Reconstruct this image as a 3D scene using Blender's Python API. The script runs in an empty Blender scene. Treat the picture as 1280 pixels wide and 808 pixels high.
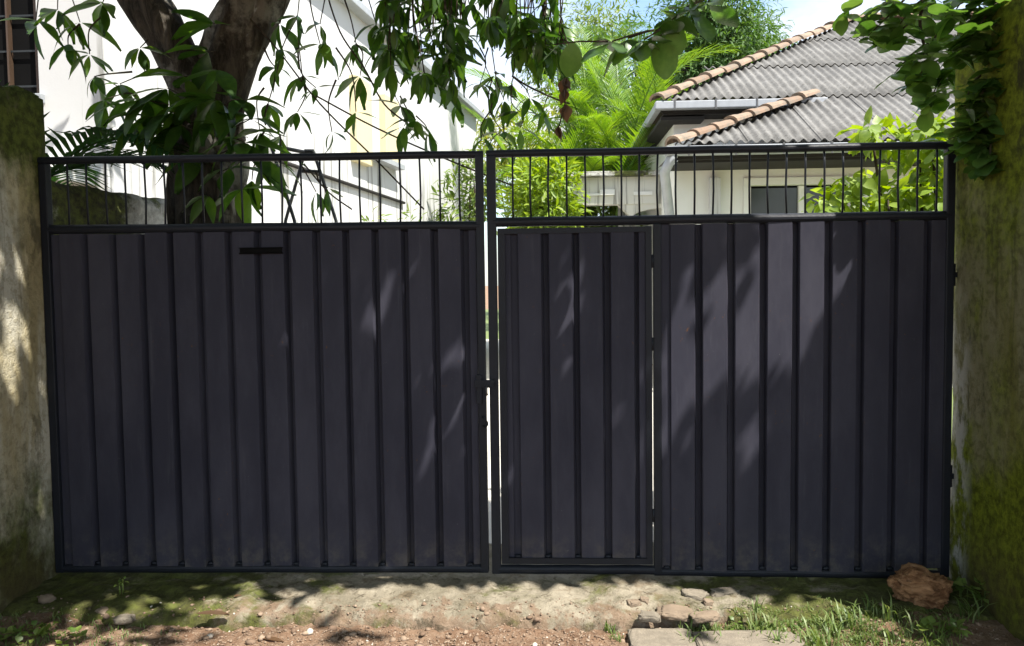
import bpy, bmesh, math, random
import numpy as np
from mathutils import Vector, Matrix, noise

random.seed(11); rng = np.random.default_rng(11)
sc = bpy.context.scene
COL = sc.collection

# ------------------------------------------------------------------ camera
F = 950.0                                   # focal length for a 1280 px wide picture
CAM = Vector((0.27677, -3.52723, 1.40127))
YAW, PITCH, ROLL = -0.046518, -0.050466, -0.012875
def basis():
    fw = Vector((math.sin(YAW)*math.cos(PITCH), math.cos(YAW)*math.cos(PITCH), math.sin(PITCH)))
    rt = Vector((math.cos(YAW), -math.sin(YAW), 0)); up = rt.cross(fw)
    return (rt*math.cos(ROLL)+up*math.sin(ROLL), up*math.cos(ROLL)-rt*math.sin(ROLL), fw)
RT, UP, FW = basis()
cd = bpy.data.cameras.new('camera'); cam = bpy.data.objects.new('camera', cd); COL.objects.link(cam)
cd.sensor_width = 36; cd.lens = 36*F/1280; cd.clip_start = 0.05; cd.clip_end = 3000
cam.matrix_world = Matrix(((RT.x, UP.x, -FW.x, CAM.x), (RT.y, UP.y, -FW.y, CAM.y), (RT.z, UP.z, -FW.z, CAM.z), (0, 0, 0, 1)))
sc.camera = cam
def ray(px, py): return RT*((px-640)/F)-UP*((py-404)/F)+FW
def at(px, py, Y):
    d = ray(px, py); return CAM+d*((Y-CAM.y)/d.y)
def hit(px, py, p0, n):
    d = ray(px, py); return CAM+d*((p0-CAM).dot(n)/d.dot(n))
def topix(p):
    d = Vector(p)-CAM; z = d.dot(FW)
    if z <= 0.05: return (-9e3, -9e3, z)
    return (640+F*d.dot(RT)/z, 404-F*d.dot(UP)/z, z)

# ------------------------------------------------------------------ light
SUN = Vector((0.45, -0.35, 1.0)).normalized()
world = bpy.data.worlds.new('World'); sc.world = world; world.use_nodes = True
wn = world.node_tree; wn.nodes.clear()
wo = wn.nodes.new('ShaderNodeOutputWorld'); bg = wn.nodes.new('ShaderNodeBackground'); bg.inputs[1].default_value = 0.14
sky = wn.nodes.new('ShaderNodeTexSky'); sky.sky_type = 'NISHITA'; sky.sun_disc = False
sky.sun_elevation = math.asin(SUN.z); sky.sun_rotation = math.atan2(SUN.x, SUN.y)
tc = wn.nodes.new('ShaderNodeTexCoord'); mp = wn.nodes.new('ShaderNodeMapping'); mp.inputs['Scale'].default_value = (1, 1, 2.6)
nz = wn.nodes.new('ShaderNodeTexNoise'); nz.inputs['Scale'].default_value = 3.1; nz.inputs['Detail'].default_value = 7; nz.inputs['Roughness'].default_value = .58
cr = wn.nodes.new('ShaderNodeValToRGB'); cr.color_ramp.elements[0].position = .38; cr.color_ramp.elements[1].position = .60
mx = wn.nodes.new('ShaderNodeMix'); mx.data_type = 'RGBA'; mx.inputs[7].default_value = (3.7, 3.8, 3.95, 1)
wn.links.new(tc.outputs['Generated'], mp.inputs[0]); wn.links.new(mp.outputs[0], nz.inputs[0]); wn.links.new(nz.outputs[0], cr.inputs[0])
wn.links.new(cr.outputs[0], mx.inputs[0]); wn.links.new(sky.outputs[0], mx.inputs[6]); wn.links.new(mx.outputs[2], bg.inputs[0]); wn.links.new(bg.outputs[0], wo.inputs[0])
sl = bpy.data.lights.new('sun', 'SUN'); sl.energy = 4.6; sl.angle = math.radians(.53); sl.color = (1, .955, .88)
so = bpy.data.objects.new('sun', sl); COL.objects.link(so); so.location = (6, -6, 12)
so.rotation_euler = SUN.to_track_quat('Z', 'Y').to_euler()
sc.view_settings.view_transform = 'Standard'; sc.view_settings.look = 'None'
sc.view_settings.exposure = 1.28; sc.view_settings.gamma = 1; sc.view_settings.use_curve_mapping = False
sc.cycles.max_bounces = 8; sc.cycles.transparent_max_bounces = 8

# ------------------------------------------------------------------ materials
class N:
    """small node-graph helper"""
    def __init__(s, name):
        s.m = bpy.data.materials.new(name); s.m.use_nodes = True; s.t = s.m.node_tree; s.t.nodes.clear()
        s.out = s.t.nodes.new('ShaderNodeOutputMaterial'); s.b = s.t.nodes.new('ShaderNodeBsdfPrincipled')
        s.t.links.new(s.b.outputs[0], s.out.inputs[0]); s.pos = s.t.nodes.new('ShaderNodeNewGeometry').outputs['Position']
    def lk(s, a, b): s.t.links.new(a, b)
    def put(s, sock, v):
        if isinstance(v, bpy.types.NodeSocket): s.lk(v, sock)
        elif isinstance(v, (tuple, list)) and len(v) == 3 and sock.type == 'RGBA': sock.default_value = (*v, 1)
        else: sock.default_value = v
    def noise(s, scale, detail=5, rough=.6, stretch=(1, 1, 1), dist=0, off=(0, 0, 0)):
        mp = s.t.nodes.new('ShaderNodeMapping'); mp.inputs['Scale'].default_value = stretch; mp.inputs['Location'].default_value = off
        s.lk(s.pos, mp.inputs[0])
        n = s.t.nodes.new('ShaderNodeTexNoise'); n.inputs['Scale'].default_value = scale; n.inputs['Detail'].default_value = detail
        n.inputs['Roughness'].default_value = rough; n.inputs['Distortion'].default_value = dist; s.lk(mp.outputs[0], n.inputs[0]); return n.outputs[0]
    def voro(s, scale, feature='DISTANCE_TO_EDGE', stretch=(1, 1, 1)):
        mp = s.t.nodes.new('ShaderNodeMapping'); mp.inputs['Scale'].default_value = stretch; s.lk(s.pos, mp.inputs[0])
        n = s.t.nodes.new('ShaderNodeTexVoronoi'); n.feature = feature; n.inputs['Scale'].default_value = scale; s.lk(mp.outputs[0], n.inputs[0]); return n.outputs['Distance']
    def ramp(s, v, a, b, lo=0., hi=1.):
        n = s.t.nodes.new('ShaderNodeMapRange'); n.interpolation_type = 'SMOOTHSTEP'
        for k, q in ((1, a), (2, b), (3, lo), (4, hi)): n.inputs[k].default_value = q
        s.lk(v, n.inputs[0]); return n.outputs[0]
    def math(s, op, a, b):
        n = s.t.nodes.new('ShaderNodeMath'); n.operation = op; s.put(n.inputs[0], a); s.put(n.inputs[1], b); return n.outputs[0]
    def mix(s, f, a, b, mode='MIX'):
        n = s.t.nodes.new('ShaderNodeMix'); n.data_type = 'RGBA'; n.blend_type = mode
        s.put(n.inputs[0], f); s.put(n.inputs[6], a); s.put(n.inputs[7], b); return n.outputs[2]
    def xyz(s, k):
        n = s.t.nodes.new('ShaderNodeSeparateXYZ'); s.lk(s.pos, n.inputs[0]); return n.outputs[k]
    def island(s):
        g = s.t.nodes.new('ShaderNodeNewGeometry'); o = s.t.nodes.new('ShaderNodeObjectInfo')
        return s.math('FRACT', s.math('ADD', g.outputs['Random Per Island'], o.outputs['Random']), 0)
    def fin(s, col, rough=.8, bump=None, bs=.3, bd=.01, metal=0., spec=None):
        s.put(s.b.inputs['Base Color'], col); s.put(s.b.inputs['Roughness'], rough); s.b.inputs['Metallic'].default_value = metal
        if spec is not None: s.b.inputs['Specular IOR Level'].default_value = spec
        if bump is not None:
            n = s.t.nodes.new('ShaderNodeBump'); n.inputs['Strength'].default_value = bs; n.inputs['Distance'].default_value = bd
            s.lk(bump, n.inputs['Height']); s.lk(n.outputs[0], s.b.inputs['Normal'])
        return s.m
M = {}
def plain(name, col, rough=.7, var=.25, scale=6, metal=0., bs=.15, stretch=(1, 1, 1), spec=None):
    g = N(name); n = g.noise(scale, 6, .65, stretch)
    M[name] = g.fin(g.mix(n, tuple(c*(1-var) for c in col), tuple(min(1, c*(1+var)) for c in col)), rough, g.noise(scale*6, 4), bs, .004, metal, spec)
def leafmat(name, cols, trans=.35, rough=.38, tcol=None):
    g = N(name); r = g.island(); c = cols[0]
    n = g.t.nodes.new('ShaderNodeValToRGB'); el = n.color_ramp.elements
    while len(el) < len(cols): el.new(.5)
    for k, q in enumerate(cols): el[k].position = k/max(1, len(cols)-1); el[k].color = (*q, 1)
    g.lk(r, n.inputs[0]); col = g.mix(g.noise(30, 3), n.outputs[0], (.02, .03, .01), 'MIX') if False else n.outputs[0]
    vein = g.noise(22, 4, .6); col = g.mix(g.ramp(vein, .35, .75, 0., .35), col, tuple(c*1.5 for c in cols[-1]))
    g.fin(col, rough, vein, .12, .003)
    tr = g.t.nodes.new('ShaderNodeBsdfTranslucent'); hs = g.t.nodes.new('ShaderNodeHueSaturation'); hs.inputs['Value'].default_value = 1.9; hs.inputs['Saturation'].default_value = 1.15; hs.inputs['Hue'].default_value = .485
    g.lk(col, hs.inputs['Color']); g.lk(hs.outputs[0], tr.inputs[0])
    ms = g.t.nodes.new('ShaderNodeMixShader'); ms.inputs[0].default_value = trans
    g.lk(g.b.outputs[0], ms.inputs[1]); g.lk(tr.outputs[0], ms.inputs[2]); g.lk(ms.outputs[0], g.out.inputs[0]); M[name] = g.m

# gate paint: charcoal satin with faint dust, drips and a few worn spots
g = N('gate_paint'); d1 = g.noise(3, 6, .7, (1, 1, .35)); d2 = g.noise(55, 3, .7); d3 = g.noise(9, 5, .7, (3, 3, .25))
c = g.mix(g.ramp(d1, .35, .7), (.034, .034, .048), (.054, .053, .070)); c = g.mix(g.ramp(d3, .56, .8, 0, .4), c, (.085, .085, .098))
c = g.mix(g.ramp(d2, .70, .78, 0, .5), c, (.16, .155, .15)); sx = g.noise(18, 4, .8, (.6, .6, 5), 1.2, (3, 0, 7)); c = g.mix(g.ramp(sx, .68, .74, 0, .35), c, (.14, .135, .13))
c = g.mix(g.math('MULTIPLY', g.ramp(g.noise(40, 5, .7, (1, 1, 1), 0, (5, 5, 5)), .64, .70, 0, .8), g.ramp(g.noise(2.2, 3), .5, .62)), c, (.12, .06, .03))
low = g.ramp(g.xyz(2), .30, .06, 0, .42)
c = g.mix(g.math('MULTIPLY', low, g.ramp(g.noise(14, 6, .7), .4, .7)), c, (.15, .13, .10))
M['gate_paint'] = g.fin(c, g.ramp(d1, .3, .7, .5, .65), g.noise(4, 3, .5, (1, 1, .4)), .12, .01, 0, .10)
plain('frame_paint', (.014, .016, .022), .45, .35, 12, 0, .3, (1, 1, 1), .22)
plain('steel', (.16, .155, .15), .4, .3, 30, .8)
# mossy pier plaster
def pier(name, base1, base2, moss, dark, mth, flip):
    g = N(name); st = g.noise(2.6, 7, .62, (1, 1.6, .28), .3); bl = g.noise(3.2, 8, .66, (1, 1, .7)); fine = g.noise(24, 7, .7); z = g.xyz(2); y = g.xyz(1)
    c = g.mix(g.ramp(st, .38, .62), base1, base2); c = g.mix(g.ramp(fine, .46, .62, 0, .5), c, tuple(q*.62 for q in base2))
    streak = g.noise(7, 6, .6, (1, 2.2, .12)); c = g.mix(g.ramp(streak, .54, .68, 0, .7), c, dark)
    topm = g.ramp(z, 1.45, 2.25, 0, .42); botm = g.ramp(z, 1.0, .25, 0, .30)
    mk = g.math('ADD', g.math('ADD', bl, topm), botm)
    c = g.mix(g.ramp(mk, mth-.10, mth+.20), c, g.mix(g.ramp(fine, .35, .65), moss, tuple(q*.35 for q in moss)))
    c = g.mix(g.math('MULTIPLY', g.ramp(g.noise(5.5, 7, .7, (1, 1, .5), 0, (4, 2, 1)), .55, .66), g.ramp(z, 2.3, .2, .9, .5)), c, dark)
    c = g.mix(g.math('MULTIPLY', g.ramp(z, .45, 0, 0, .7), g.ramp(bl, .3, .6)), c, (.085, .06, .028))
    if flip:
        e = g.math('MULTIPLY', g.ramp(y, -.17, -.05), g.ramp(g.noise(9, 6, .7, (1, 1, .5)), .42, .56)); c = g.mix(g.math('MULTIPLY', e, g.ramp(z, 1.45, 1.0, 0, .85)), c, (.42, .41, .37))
    h = g.math('ADD', g.math('MULTIPLY', bl, .6), g.math('MULTIPLY', fine, .5)); M[name] = g.fin(c, .92, h, .9, .03, 0, .2)
pier('pier_left', (.54, .51, .41), (.37, .31, .17), (.085, .105, .018), (.09, .08, .045), .68, False)
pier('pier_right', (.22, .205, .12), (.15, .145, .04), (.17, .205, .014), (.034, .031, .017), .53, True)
# old boundary wall
g = N('boundary_plaster'); bl = g.noise(2.2, 8, .7); fine = g.noise(20, 6, .7); z = g.xyz(2)
c = g.mix(g.ramp(fine, .35, .65), (.55, .54, .50), (.34, .33, .30)); mk = g.math('ADD', bl, g.ramp(z, 1.75, 2.0, 0, .12)); mk = g.math('ADD', mk, g.ramp(g.xyz(1), 1.3, .4, 0, .14))
c = g.mix(g.ramp(mk, .50, .62), c, g.mix(g.ramp(fine, .35, .65), (.11, .13, .025), (.03, .027, .014))); M['boundary_plaster'] = g.fin(c, .9, fine, .8, .02)
# house walls
def wallmat(name, col, zs):
    g = N(name); s = g.noise(5, 7, .65, (2.2, 2.2, .10)); f = g.noise(7, 6, .6)
    c = g.mix(f, tuple(q*.93 for q in col), col)
    c = g.mix(g.math('MULTIPLY', g.ramp(s, .50, .64, 0, .85), g.ramp(g.xyz(2), zs+.25, zs-.5)), c, (.13, .125, .10)); M[name] = g.fin(c, .85, g.noise(60, 4), .2, .004)
wallmat('white_wall', (.56, .565, .56), 3.3); wallmat('cream_wall', (.62, .55, .34), 0); wallmat('house_wall', (.80, .80, .76), .9); wallmat('porch_wall', (.66, .65, .58), 4)
plain('dark_room', (.006, .006, .006), .8, .3, 4, 0, .05, (1, 1, 1), .05); plain('brown_wood', (.06, .035, .02), .6, .4, 12, 0, .3, (6, 6, .6))
plain('pane_glass', (.035, .042, .04), .12, .4, 2, 0, .02); plain('fascia_grey', (.33, .35, .37), .5, .25, 9); plain('soffit_dark', (.012, .010, .008), .8, .4, 9)  # soffit and fascia near black: eave shadow put into their colour
plain('terracotta', (.40, .235, .145), .85, .45, 7, 0, .6); plain('black_iron', (.015, .018, .018), .5, .3, 20)
g = N('terracotta'); r = g.island(); n = g.noise(7, 7, .7)
c = g.mix(r, (.20, .13, .085), (.28, .20, .14)); c = g.mix(g.ramp(n, .45, .62, 0, .8), c, (.15, .13, .10)); M['terracotta'] = g.fin(c, .88, g.noise(30, 6, .7), .6, .01)
g = N('roof_cement'); n = g.noise(3, 8, .7); f = g.noise(26, 6, .75); st = g.noise(6, 6, .65, (2.5, .3, .3))
c = g.mix(g.ramp(n, .3, .7), (.20, .195, .183), (.11, .107, .10)); c = g.mix(g.ramp(f, .5, .68, 0, .8), c, (.05, .047, .042)); c = g.mix(g.ramp(st, .52, .7, 0, .5), c, (.08, .077, .07))
M['roof_cement'] = g.fin(c, .9, f, .5, .008)
# bark
def bark(name, a, b, c3, sc_=9):
    g = N(name); n = g.noise(sc_, 7, .7, (1, 1, .22), .6); l = g.noise(2.5, 6, .65)
    c = g.mix(g.ramp(n, .35, .65), a, b); c = g.mix(g.ramp(l, .50, .60, 0, .8), c, c3); M[name] = g.fin(c, .9, n, 1.0, .03, 0, .2)  # pale blotches: lichen plus sun mottling put into the bark colour
bark('bark', (.018, .016, .013), (.085, .073, .057), (.24, .23, .20), 16); bark('twig_bark', (.035, .025, .018), (.08, .06, .04), (.10, .09, .06), 30)
leafmat('leaf_mango', [(.018, .050, .010), (.028, .075, .014), (.045, .10, .018), (.065, .125, .022)], .45, .36)
leafmat('leaf_round', [(.028, .075, .014), (.04, .10, .018), (.06, .13, .026), (.10, .165, .04)], .38, .33)
leafmat('leaf_shade', [(.02, .045, .012), (.035, .07, .02)], .18, .45)
leafmat('leaf_lime', [(.10, .17, .018), (.14, .22, .022), (.17, .26, .03), (.21, .28, .05)], .42, .45)
leafmat('leaf_hedge', [(.05, .10, .018), (.08, .14, .025), (.12, .19, .035), (.19, .24, .06)], .35, .45)
leafmat('leaf_yellow', [(.11, .15, .02), (.17, .20, .03), (.22, .24, .05)], .35, .5)
leafmat('leaf_palm', [(.055, .12, .016), (.08, .17, .024), (.12, .22, .03), (.17, .26, .04)], .38, .4)
leafmat('leaf_darkpalm', [(.012, .04, .010), (.022, .06, .014)], .2, .8); M['leaf_darkpalm'].node_tree.nodes['Principled BSDF'].inputs['Specular IOR Level'].default_value = .1
leafmat('leaf_far', [(.026, .07, .012), (.04, .10, .016), (.06, .13, .024), (.09, .16, .036)], .3, .65)
leafmat('leaf_dead', [(.07, .038, .018), (.11, .06, .028), (.075, .05, .03)], .30, .6)
leafmat('grass', [(.055, .10, .018), (.09, .15, .03), (.14, .20, .05), (.19, .23, .09)], .30, .5)
# ground
g = N('dirt'); n = g.noise(2.2, 8, .65); f = g.noise(30, 8, .75); p = g.noise(110, 4, .7)
c = g.mix(g.ramp(n, .35, .65), (.185, .108, .066), (.28, .185, .122)); c = g.mix(g.ramp(f, .45, .68, 0, .7), c, (.36, .265, .19)); c = g.mix(g.ramp(p, .56, .68, 0, .7), c, (.13, .07, .042))
far = g.ramp(g.noise(.12, 4), .4, .6, 0, .6); M['dirt'] = g.fin(c, .95, g.math('ADD', f, g.math('MULTIPLY', p, .5)), 1.0, .02, 0, .15)
g = N('apron_concrete'); n = g.noise(4, 8, .7); f = g.noise(28, 8, .75); p = g.noise(95, 5, .7); x = g.xyz(0); mo = g.noise(3.1, 8, .68, (1, 1.6, 1), .4)
c = g.mix(g.ramp(n, .35, .65), (.20, .175, .125), (.36, .315, .24)); c = g.mix(g.ramp(f, .5, .68, 0, .75), c, (.13, .11, .075)); c = g.mix(g.ramp(p, .58, .7, 0, .6), c, (.36, .32, .25))
c = g.mix(g.ramp(g.noise(7, 6, .7, (1, 1, 1), 0, (3, 3, 3)), .52, .66, 0, .7), c, (.17, .12, .07))
y = g.xyz(1); dn = g.noise(8, 8, .72, (1, 1, 1), .5, (9, 1, 2))
dm = g.math('ADD', dn, g.ramp(y, -.12, -.42, -.10, .16)); c = g.mix(g.ramp(dm, .57, .68, 0, .8), c, g.mix(g.ramp(f, .4, .65), (.185, .12, .078), (.28, .20, .14)))
c = g.mix(g.ramp(g.noise(16, 8, .75, (1, 1, 1), .3, (1, 7, 2)), .55, .64, 0, .8), c, (.085, .068, .045))
wob = g.noise(5, 7, .75, (1, 1, 1), .6, (2, 8, 5)); xw = g.math('ADD', x, g.math('MULTIPLY', g.math('SUBTRACT', wob, .5), 1.6))
ml = g.ramp(xw, -.45, -1.7, 0, .24); mr = g.ramp(xw, .75, 1.5, 0, .22); mk = g.math('ADD', g.math('ADD', mo, .035), g.math('ADD', ml, mr))
mossc = g.mix(g.ramp(g.noise(10, 6, .7), .35, .65), (.115, .135, .026), (.07, .072, .02)); mossc = g.mix(g.ramp(f, .45, .62, 0, .8), mossc, (.045, .047, .016))
c = g.mix(g.math('MULTIPLY', g.ramp(mk, .55, .72), .92), c, mossc)
cracks = g.ramp(g.voro(3.7), 0, .018); h = g.math('ADD', g.math('MULTIPLY', n, .6), f)
M['apron_concrete'] = g.fin(c, .94, h, 1.0, .02, 0, .15)
plain('stone_brown', (.20, .15, .105), .9, .45, 14, 0, .8); plain('stone_grey', (.20, .17, .13), .9, .6, 22, 0, 1.0)
g = N('laterite'); n = g.noise(11, 8, .72, (1, 1, 2.2), .8); f = g.noise(45, 6, .7)
c = g.mix(g.ramp(n, .38, .6), (.14, .065, .03), (.42, .23, .115)); c = g.mix(g.ramp(f, .55, .7, 0, .6), c, (.52, .34, .20)); M['laterite'] = g.fin(c, .95, n, 1.0, .03, 0, .1)
g = N('pebble'); r = g.island(); c = g.mix(r, (.13, .08, .05), (.30, .22, .155)); c = g.mix(g.ramp(r, .965, .98), c, (.5, .45, .38)); M['pebble'] = g.fin(c, .9, g.noise(60), .4, .004)
plain('bounce_lawn', (.13, .17, .05), .9, .4, 5, 0, .6); plain('driveway', (.55, .52, .46), .9, .3, 3, 0, .4)

# ------------------------------------------------------------------ object helpers
WM = {}
def tag(o, label, cat, group=None, kind=None):
    if label: o['label'] = label
    if cat: o['category'] = cat
    if group: o['group'] = group
    if kind: o['kind'] = kind
    return o
def link(o, parent=None, mw=None):
    COL.objects.link(o); mw = mw or Matrix.Identity(4)
    if parent: o.parent = parent; o.matrix_parent_inverse = WM[parent.name].inverted()
    o.matrix_basis = mw; WM[o.name] = mw.copy(); return o
def thing(name, label, cat, loc, group=None, kind=None):
    o = bpy.data.objects.new(name, None); o.empty_display_size = .2
    link(o, None, Matrix.Translation(Vector(loc))); return tag(o, label, cat, group, kind)
def mesh(name, verts, faces, mat, smooth=False):
    me = bpy.data.meshes.new(name)
    if isinstance(verts, np.ndarray):
        nv = len(verts); me.vertices.add(nv); me.vertices.foreach_set('co', verts.astype(np.float32).ravel())
        k = faces.shape[1]; nf = len(faces); me.loops.add(nf*k); me.loops.foreach_set('vertex_index', faces.astype(np.int32).ravel())
        me.polygons.add(nf); me.polygons.foreach_set('loop_start', np.arange(0, nf*k, k, dtype=np.int32)); me.update(calc_edges=True)
    else:
        me.from_pydata([tuple(v) for v in verts], [], faces); me.update()
    if smooth: me.polygons.foreach_set('use_smooth', [True]*len(me.polygons))
    me.materials.append(M[mat]); return me
def obj(name, me, parent=None, mw=None):
    return link(bpy.data.objects.new(name, me), parent, mw)
class MB:
    def __init__(s): s.v = []; s.f = []
    def box(s, a, b):
        x0, y0, z0 = a; x1, y1, z1 = b; i = len(s.v)
        s.v += [Vector(q) for q in ((x0, y0, z0), (x1, y0, z0), (x1, y1, z0), (x0, y1, z0), (x0, y0, z1), (x1, y0, z1), (x1, y1, z1), (x0, y1, z1))]
        s.f += [[i+k for k in q] for q in ((3, 2, 1, 0), (4, 5, 6, 7), (0, 1, 5, 4), (1, 2, 6, 5), (2, 3, 7, 6), (3, 0, 4, 7))]; return s
    def prism(s, pts, h):                      # footprint ring (x, y) list, z0..z1
        i = len(s.v); n = len(pts); s.v += [Vector((p[0], p[1], h[0])) for p in pts]+[Vector((p[0], p[1], h[1])) for p in pts]
        s.f += [list(range(i+n-1, i-1, -1)), list(range(i+n, i+2*n))]+[[i+k, i+(k+1) % n, i+n+(k+1) % n, i+n+k] for k in range(n)]; return s
    def tube(s, pts, radii, n=8, wob=0., cap=True):
        pts = [Vector(p) for p in pts]
        if not hasattr(radii, '__len__'): radii = [radii]*len(pts)
        i = len(s.v); ref = Vector((.31, .17, .93))
        for k, p in enumerate(pts):
            t = (pts[min(k+1, len(pts)-1)]-pts[max(k-1, 0)]).normalized()
            if abs(t.dot(ref)) > .95: ref = Vector((1, .1, .05))
            a = t.cross(ref).normalized(); b = t.cross(a)
            for q in range(n):
                an = 2*math.pi*q/n; dv = a*math.cos(an)+b*math.sin(an); r = radii[k]
                if wob: r *= 1+wob*(noise.noise(Vector((p.x*3+dv.x*1.7, p.y*3+dv.y*1.7, p.z*1.6)))+.6*noise.noise(Vector((p.x*9+dv.x*4, p.y*9+dv.y*4, p.z*2.5))))
                s.v.append(p+dv*r)
        for k in range(len(pts)-1):
            for q in range(n):
                a = i+k*n; s.f.append([a+q, a+(q+1) % n, a+n+(q+1) % n, a+n+q])
        if cap: s.f.append([i+q for q in range(n-1, -1, -1)]); s.f.append([i+(len(pts)-1)*n+q for q in range(n)])
        return s
    def build(s, name, mat, parent=None, smooth=False, bevel=0.):
        me = mesh(name, s.v, s.f, mat, smooth)
        bm = bmesh.new(); bm.from_mesh(me); bmesh.ops.recalc_face_normals(bm, faces=bm.faces)
        if bevel: bmesh.ops.bevel(bm, geom=bm.edges[:], offset=bevel, segments=2, profile=.6, affect='EDGES', clamp_overlap=True)
        bm.to_mesh(me); bm.free(); return obj(name, me, parent)
def smooth_path(pts, rad, m=5):
    """Catmull-Rom through points"""
    P = [Vector(p) for p in pts]; out = []; ro = []
    for k in range(len(P)-1):
        p0 = P[max(k-1, 0)]; p1 = P[k]; p2 = P[k+1]; p3 = P[min(k+2, len(P)-1)]
        for j in range(m):
            t = j/m; out.append(.5*((2*p1)+(p2-p0)*t+(2*p0-5*p1+4*p2-p3)*t*t+(3*p1-p0-3*p2+p3)*t**3)); ro.append(rad[k]*(1-t)+rad[k+1]*t)
    out.append(P[-1]); ro.append(rad[-1]); return out, ro
def fbm(x, y, z=0., o=4):
    v = 0; a = 1
    for k in range(o): v += a*noise.noise(Vector((x, y, z))); x *= 2.07; y *= 2.07; z = z*2.07+3.1; a *= .5
    return v

# ------------------------------------------------------------------ leaf templates (tip along +Y, face up +Z)
def template(prof, droop, fold, roll=0., nseg=6):
    v = []; f = []; 
    for k in range(nseg+1):
        t = k/nseg; w = np.interp(t, [p[0] for p in prof], [p[1] for p in prof]); zc = -droop*t*t
        wav = .035*math.sin(t*9+droop*5)
        v += [(-w, t, zc+fold*w+wav*w*3), (roll*t*t, t, zc), (w, t, zc+fold*w-wav*w*3)]
    for k in range(nseg):
        a = 3*k; f += [(a, a+1, a+4, a+3), (a+1, a+2, a+5, a+4)]
    return np.array(v, float), np.array(f, int)
LANCE = [(0, .008), (.05, .012), (.12, .05), (.3, .105), (.5, .125), (.7, .10), (.88, .045), (1, .002)]
ROUND = [(0, .012), (.08, .02), (.16, .16), (.35, .28), (.58, .32), (.78, .27), (.92, .17), (1, .05)]
OVATE = [(0, .01), (.12, .015), (.2, .20), (.38, .30), (.6, .24), (.8, .12), (1, .003)]
TPL = {'lance': [template(LANCE, d, f, r) for d, f, r in ((.18, .35, .05), (.35, .5, -.06), (.08, .25, .08), (.5, .3, -.03))],
       'round': [template(ROUND, d, f, r) for d, f, r in ((.12, .22, .03), (.28, .3, -.04), (.02, .12, .02))],
       'ovate': [template(OVATE, d, f, r) for d, f, r in ((.15, .25, .03), (.3, .3, -.05), (.05, .15, .03))],
       'small': [template(LANCE, d, f, 0, 3) for d, f in ((.1, .3), (.3, .4))],
       'blob': [template(OVATE, d, f, 0, 3) for d, f in ((.1, .3), (.3, .3))]}
def frame(d, up):
    d = Vector(d).normalized(); up = Vector(up); s = d.cross(up)
    if s.length < 1e-3: s = d.cross(Vector((1, .2, .1)))
    s.normalize(); n = s.cross(d); return s, d, n
def scatter(name, leaves, kind, mat, parent):
    """many leaves in one mesh; leaf = (pos, dir, up, length, width factor, variant)"""
    T = TPL[kind]; allv = []; allf = []; off = 0
    for vi in range(len(T)):
        L = [l for l in leaves if l[5] % len(T) == vi]
        if not L: continue
        tv, tf = T[vi]; A = np.zeros((len(L), 3, 3)); P = np.zeros((len(L), 3))
        for k, l in enumerate(L):
            s, d, n = frame(l[1], l[2]); A[k, :, 0] = np.array(s)*l[3]*l[4]; A[k, :, 1] = np.array(d)*l[3]; A[k, :, 2] = np.array(n)*l[3]; P[k] = l[0]
        V = np.einsum('kij,vj->kvi', A, tv)+P[:, None, :]; nv = len(tv)
        allv.append(V.reshape(-1, 3)); allf.append((tf[None]+(np.arange(len(L))*nv)[:, None, None]).reshape(-1, 4)+off); off += len(L)*nv
    o = obj(name, mesh(name, np.concatenate(allv), np.concatenate(allf), mat, True), parent); o['kind'] = 'stuff'; return o
VAR = {}
def foliage(leaves, kind, mat, parent, name='foliage', maxind=300, minpx=10, part=True):
    """the leaves that show largest become objects of their own, the rest one mesh"""
    sc_ = []
    for k, l in enumerate(leaves):
        x, y, z = topix(l[0]); s = l[3]*F/z if z > .1 else 0
        if -20 < x < 1300 and -20 < y < 808 and s > minpx: sc_.append((s, k))
    sc_.sort(reverse=True); ind = [k for s, k in sc_[:maxind]]; st = set(ind); rest = [l for k, l in enumerate(leaves) if k not in st]
    crown = scatter(name, rest if rest else [leaves[0]], kind, mat, parent)
    key = (kind, mat)
    if key not in VAR: VAR[key] = [mesh('leaf', np.array(t[0]), np.array(t[1]), mat, True) for t in TPL[kind]]
    for k in ind:
        l = leaves[k]; s, d, n = frame(l[1], l[2]); a = l[3]
        mw = Matrix(((s.x*a*l[4], d.x*a, n.x*a, l[0][0]), (s.y*a*l[4], d.y*a, n.y*a, l[0][1]), (s.z*a*l[4], d.z*a, n.z*a, l[0][2]), (0, 0, 0, 1)))
        obj('leaf', VAR[key][l[5] % len(VAR[key])], crown, mw)
    return crown
def U(a, b): return random.uniform(a, b)
def whorl(p, n, L, droop=(-75, 5), az0=0, azr=360, w=(1.1, 1.6)):
    out = []
    for k in range(n):
        az = math.radians(az0+azr*(k+U(-.4, .4))/n); el = math.radians(U(*droop)); d = Vector((math.cos(az)*math.cos(el), math.sin(az)*math.cos(el), math.sin(el)))
        out.append((Vector(p)+d*.01, d, Vector((U(-.4, .4), U(-.4, .4), 1)), L*U(.55, 1.2), U(*w), random.randrange(99)))
    return out

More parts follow.
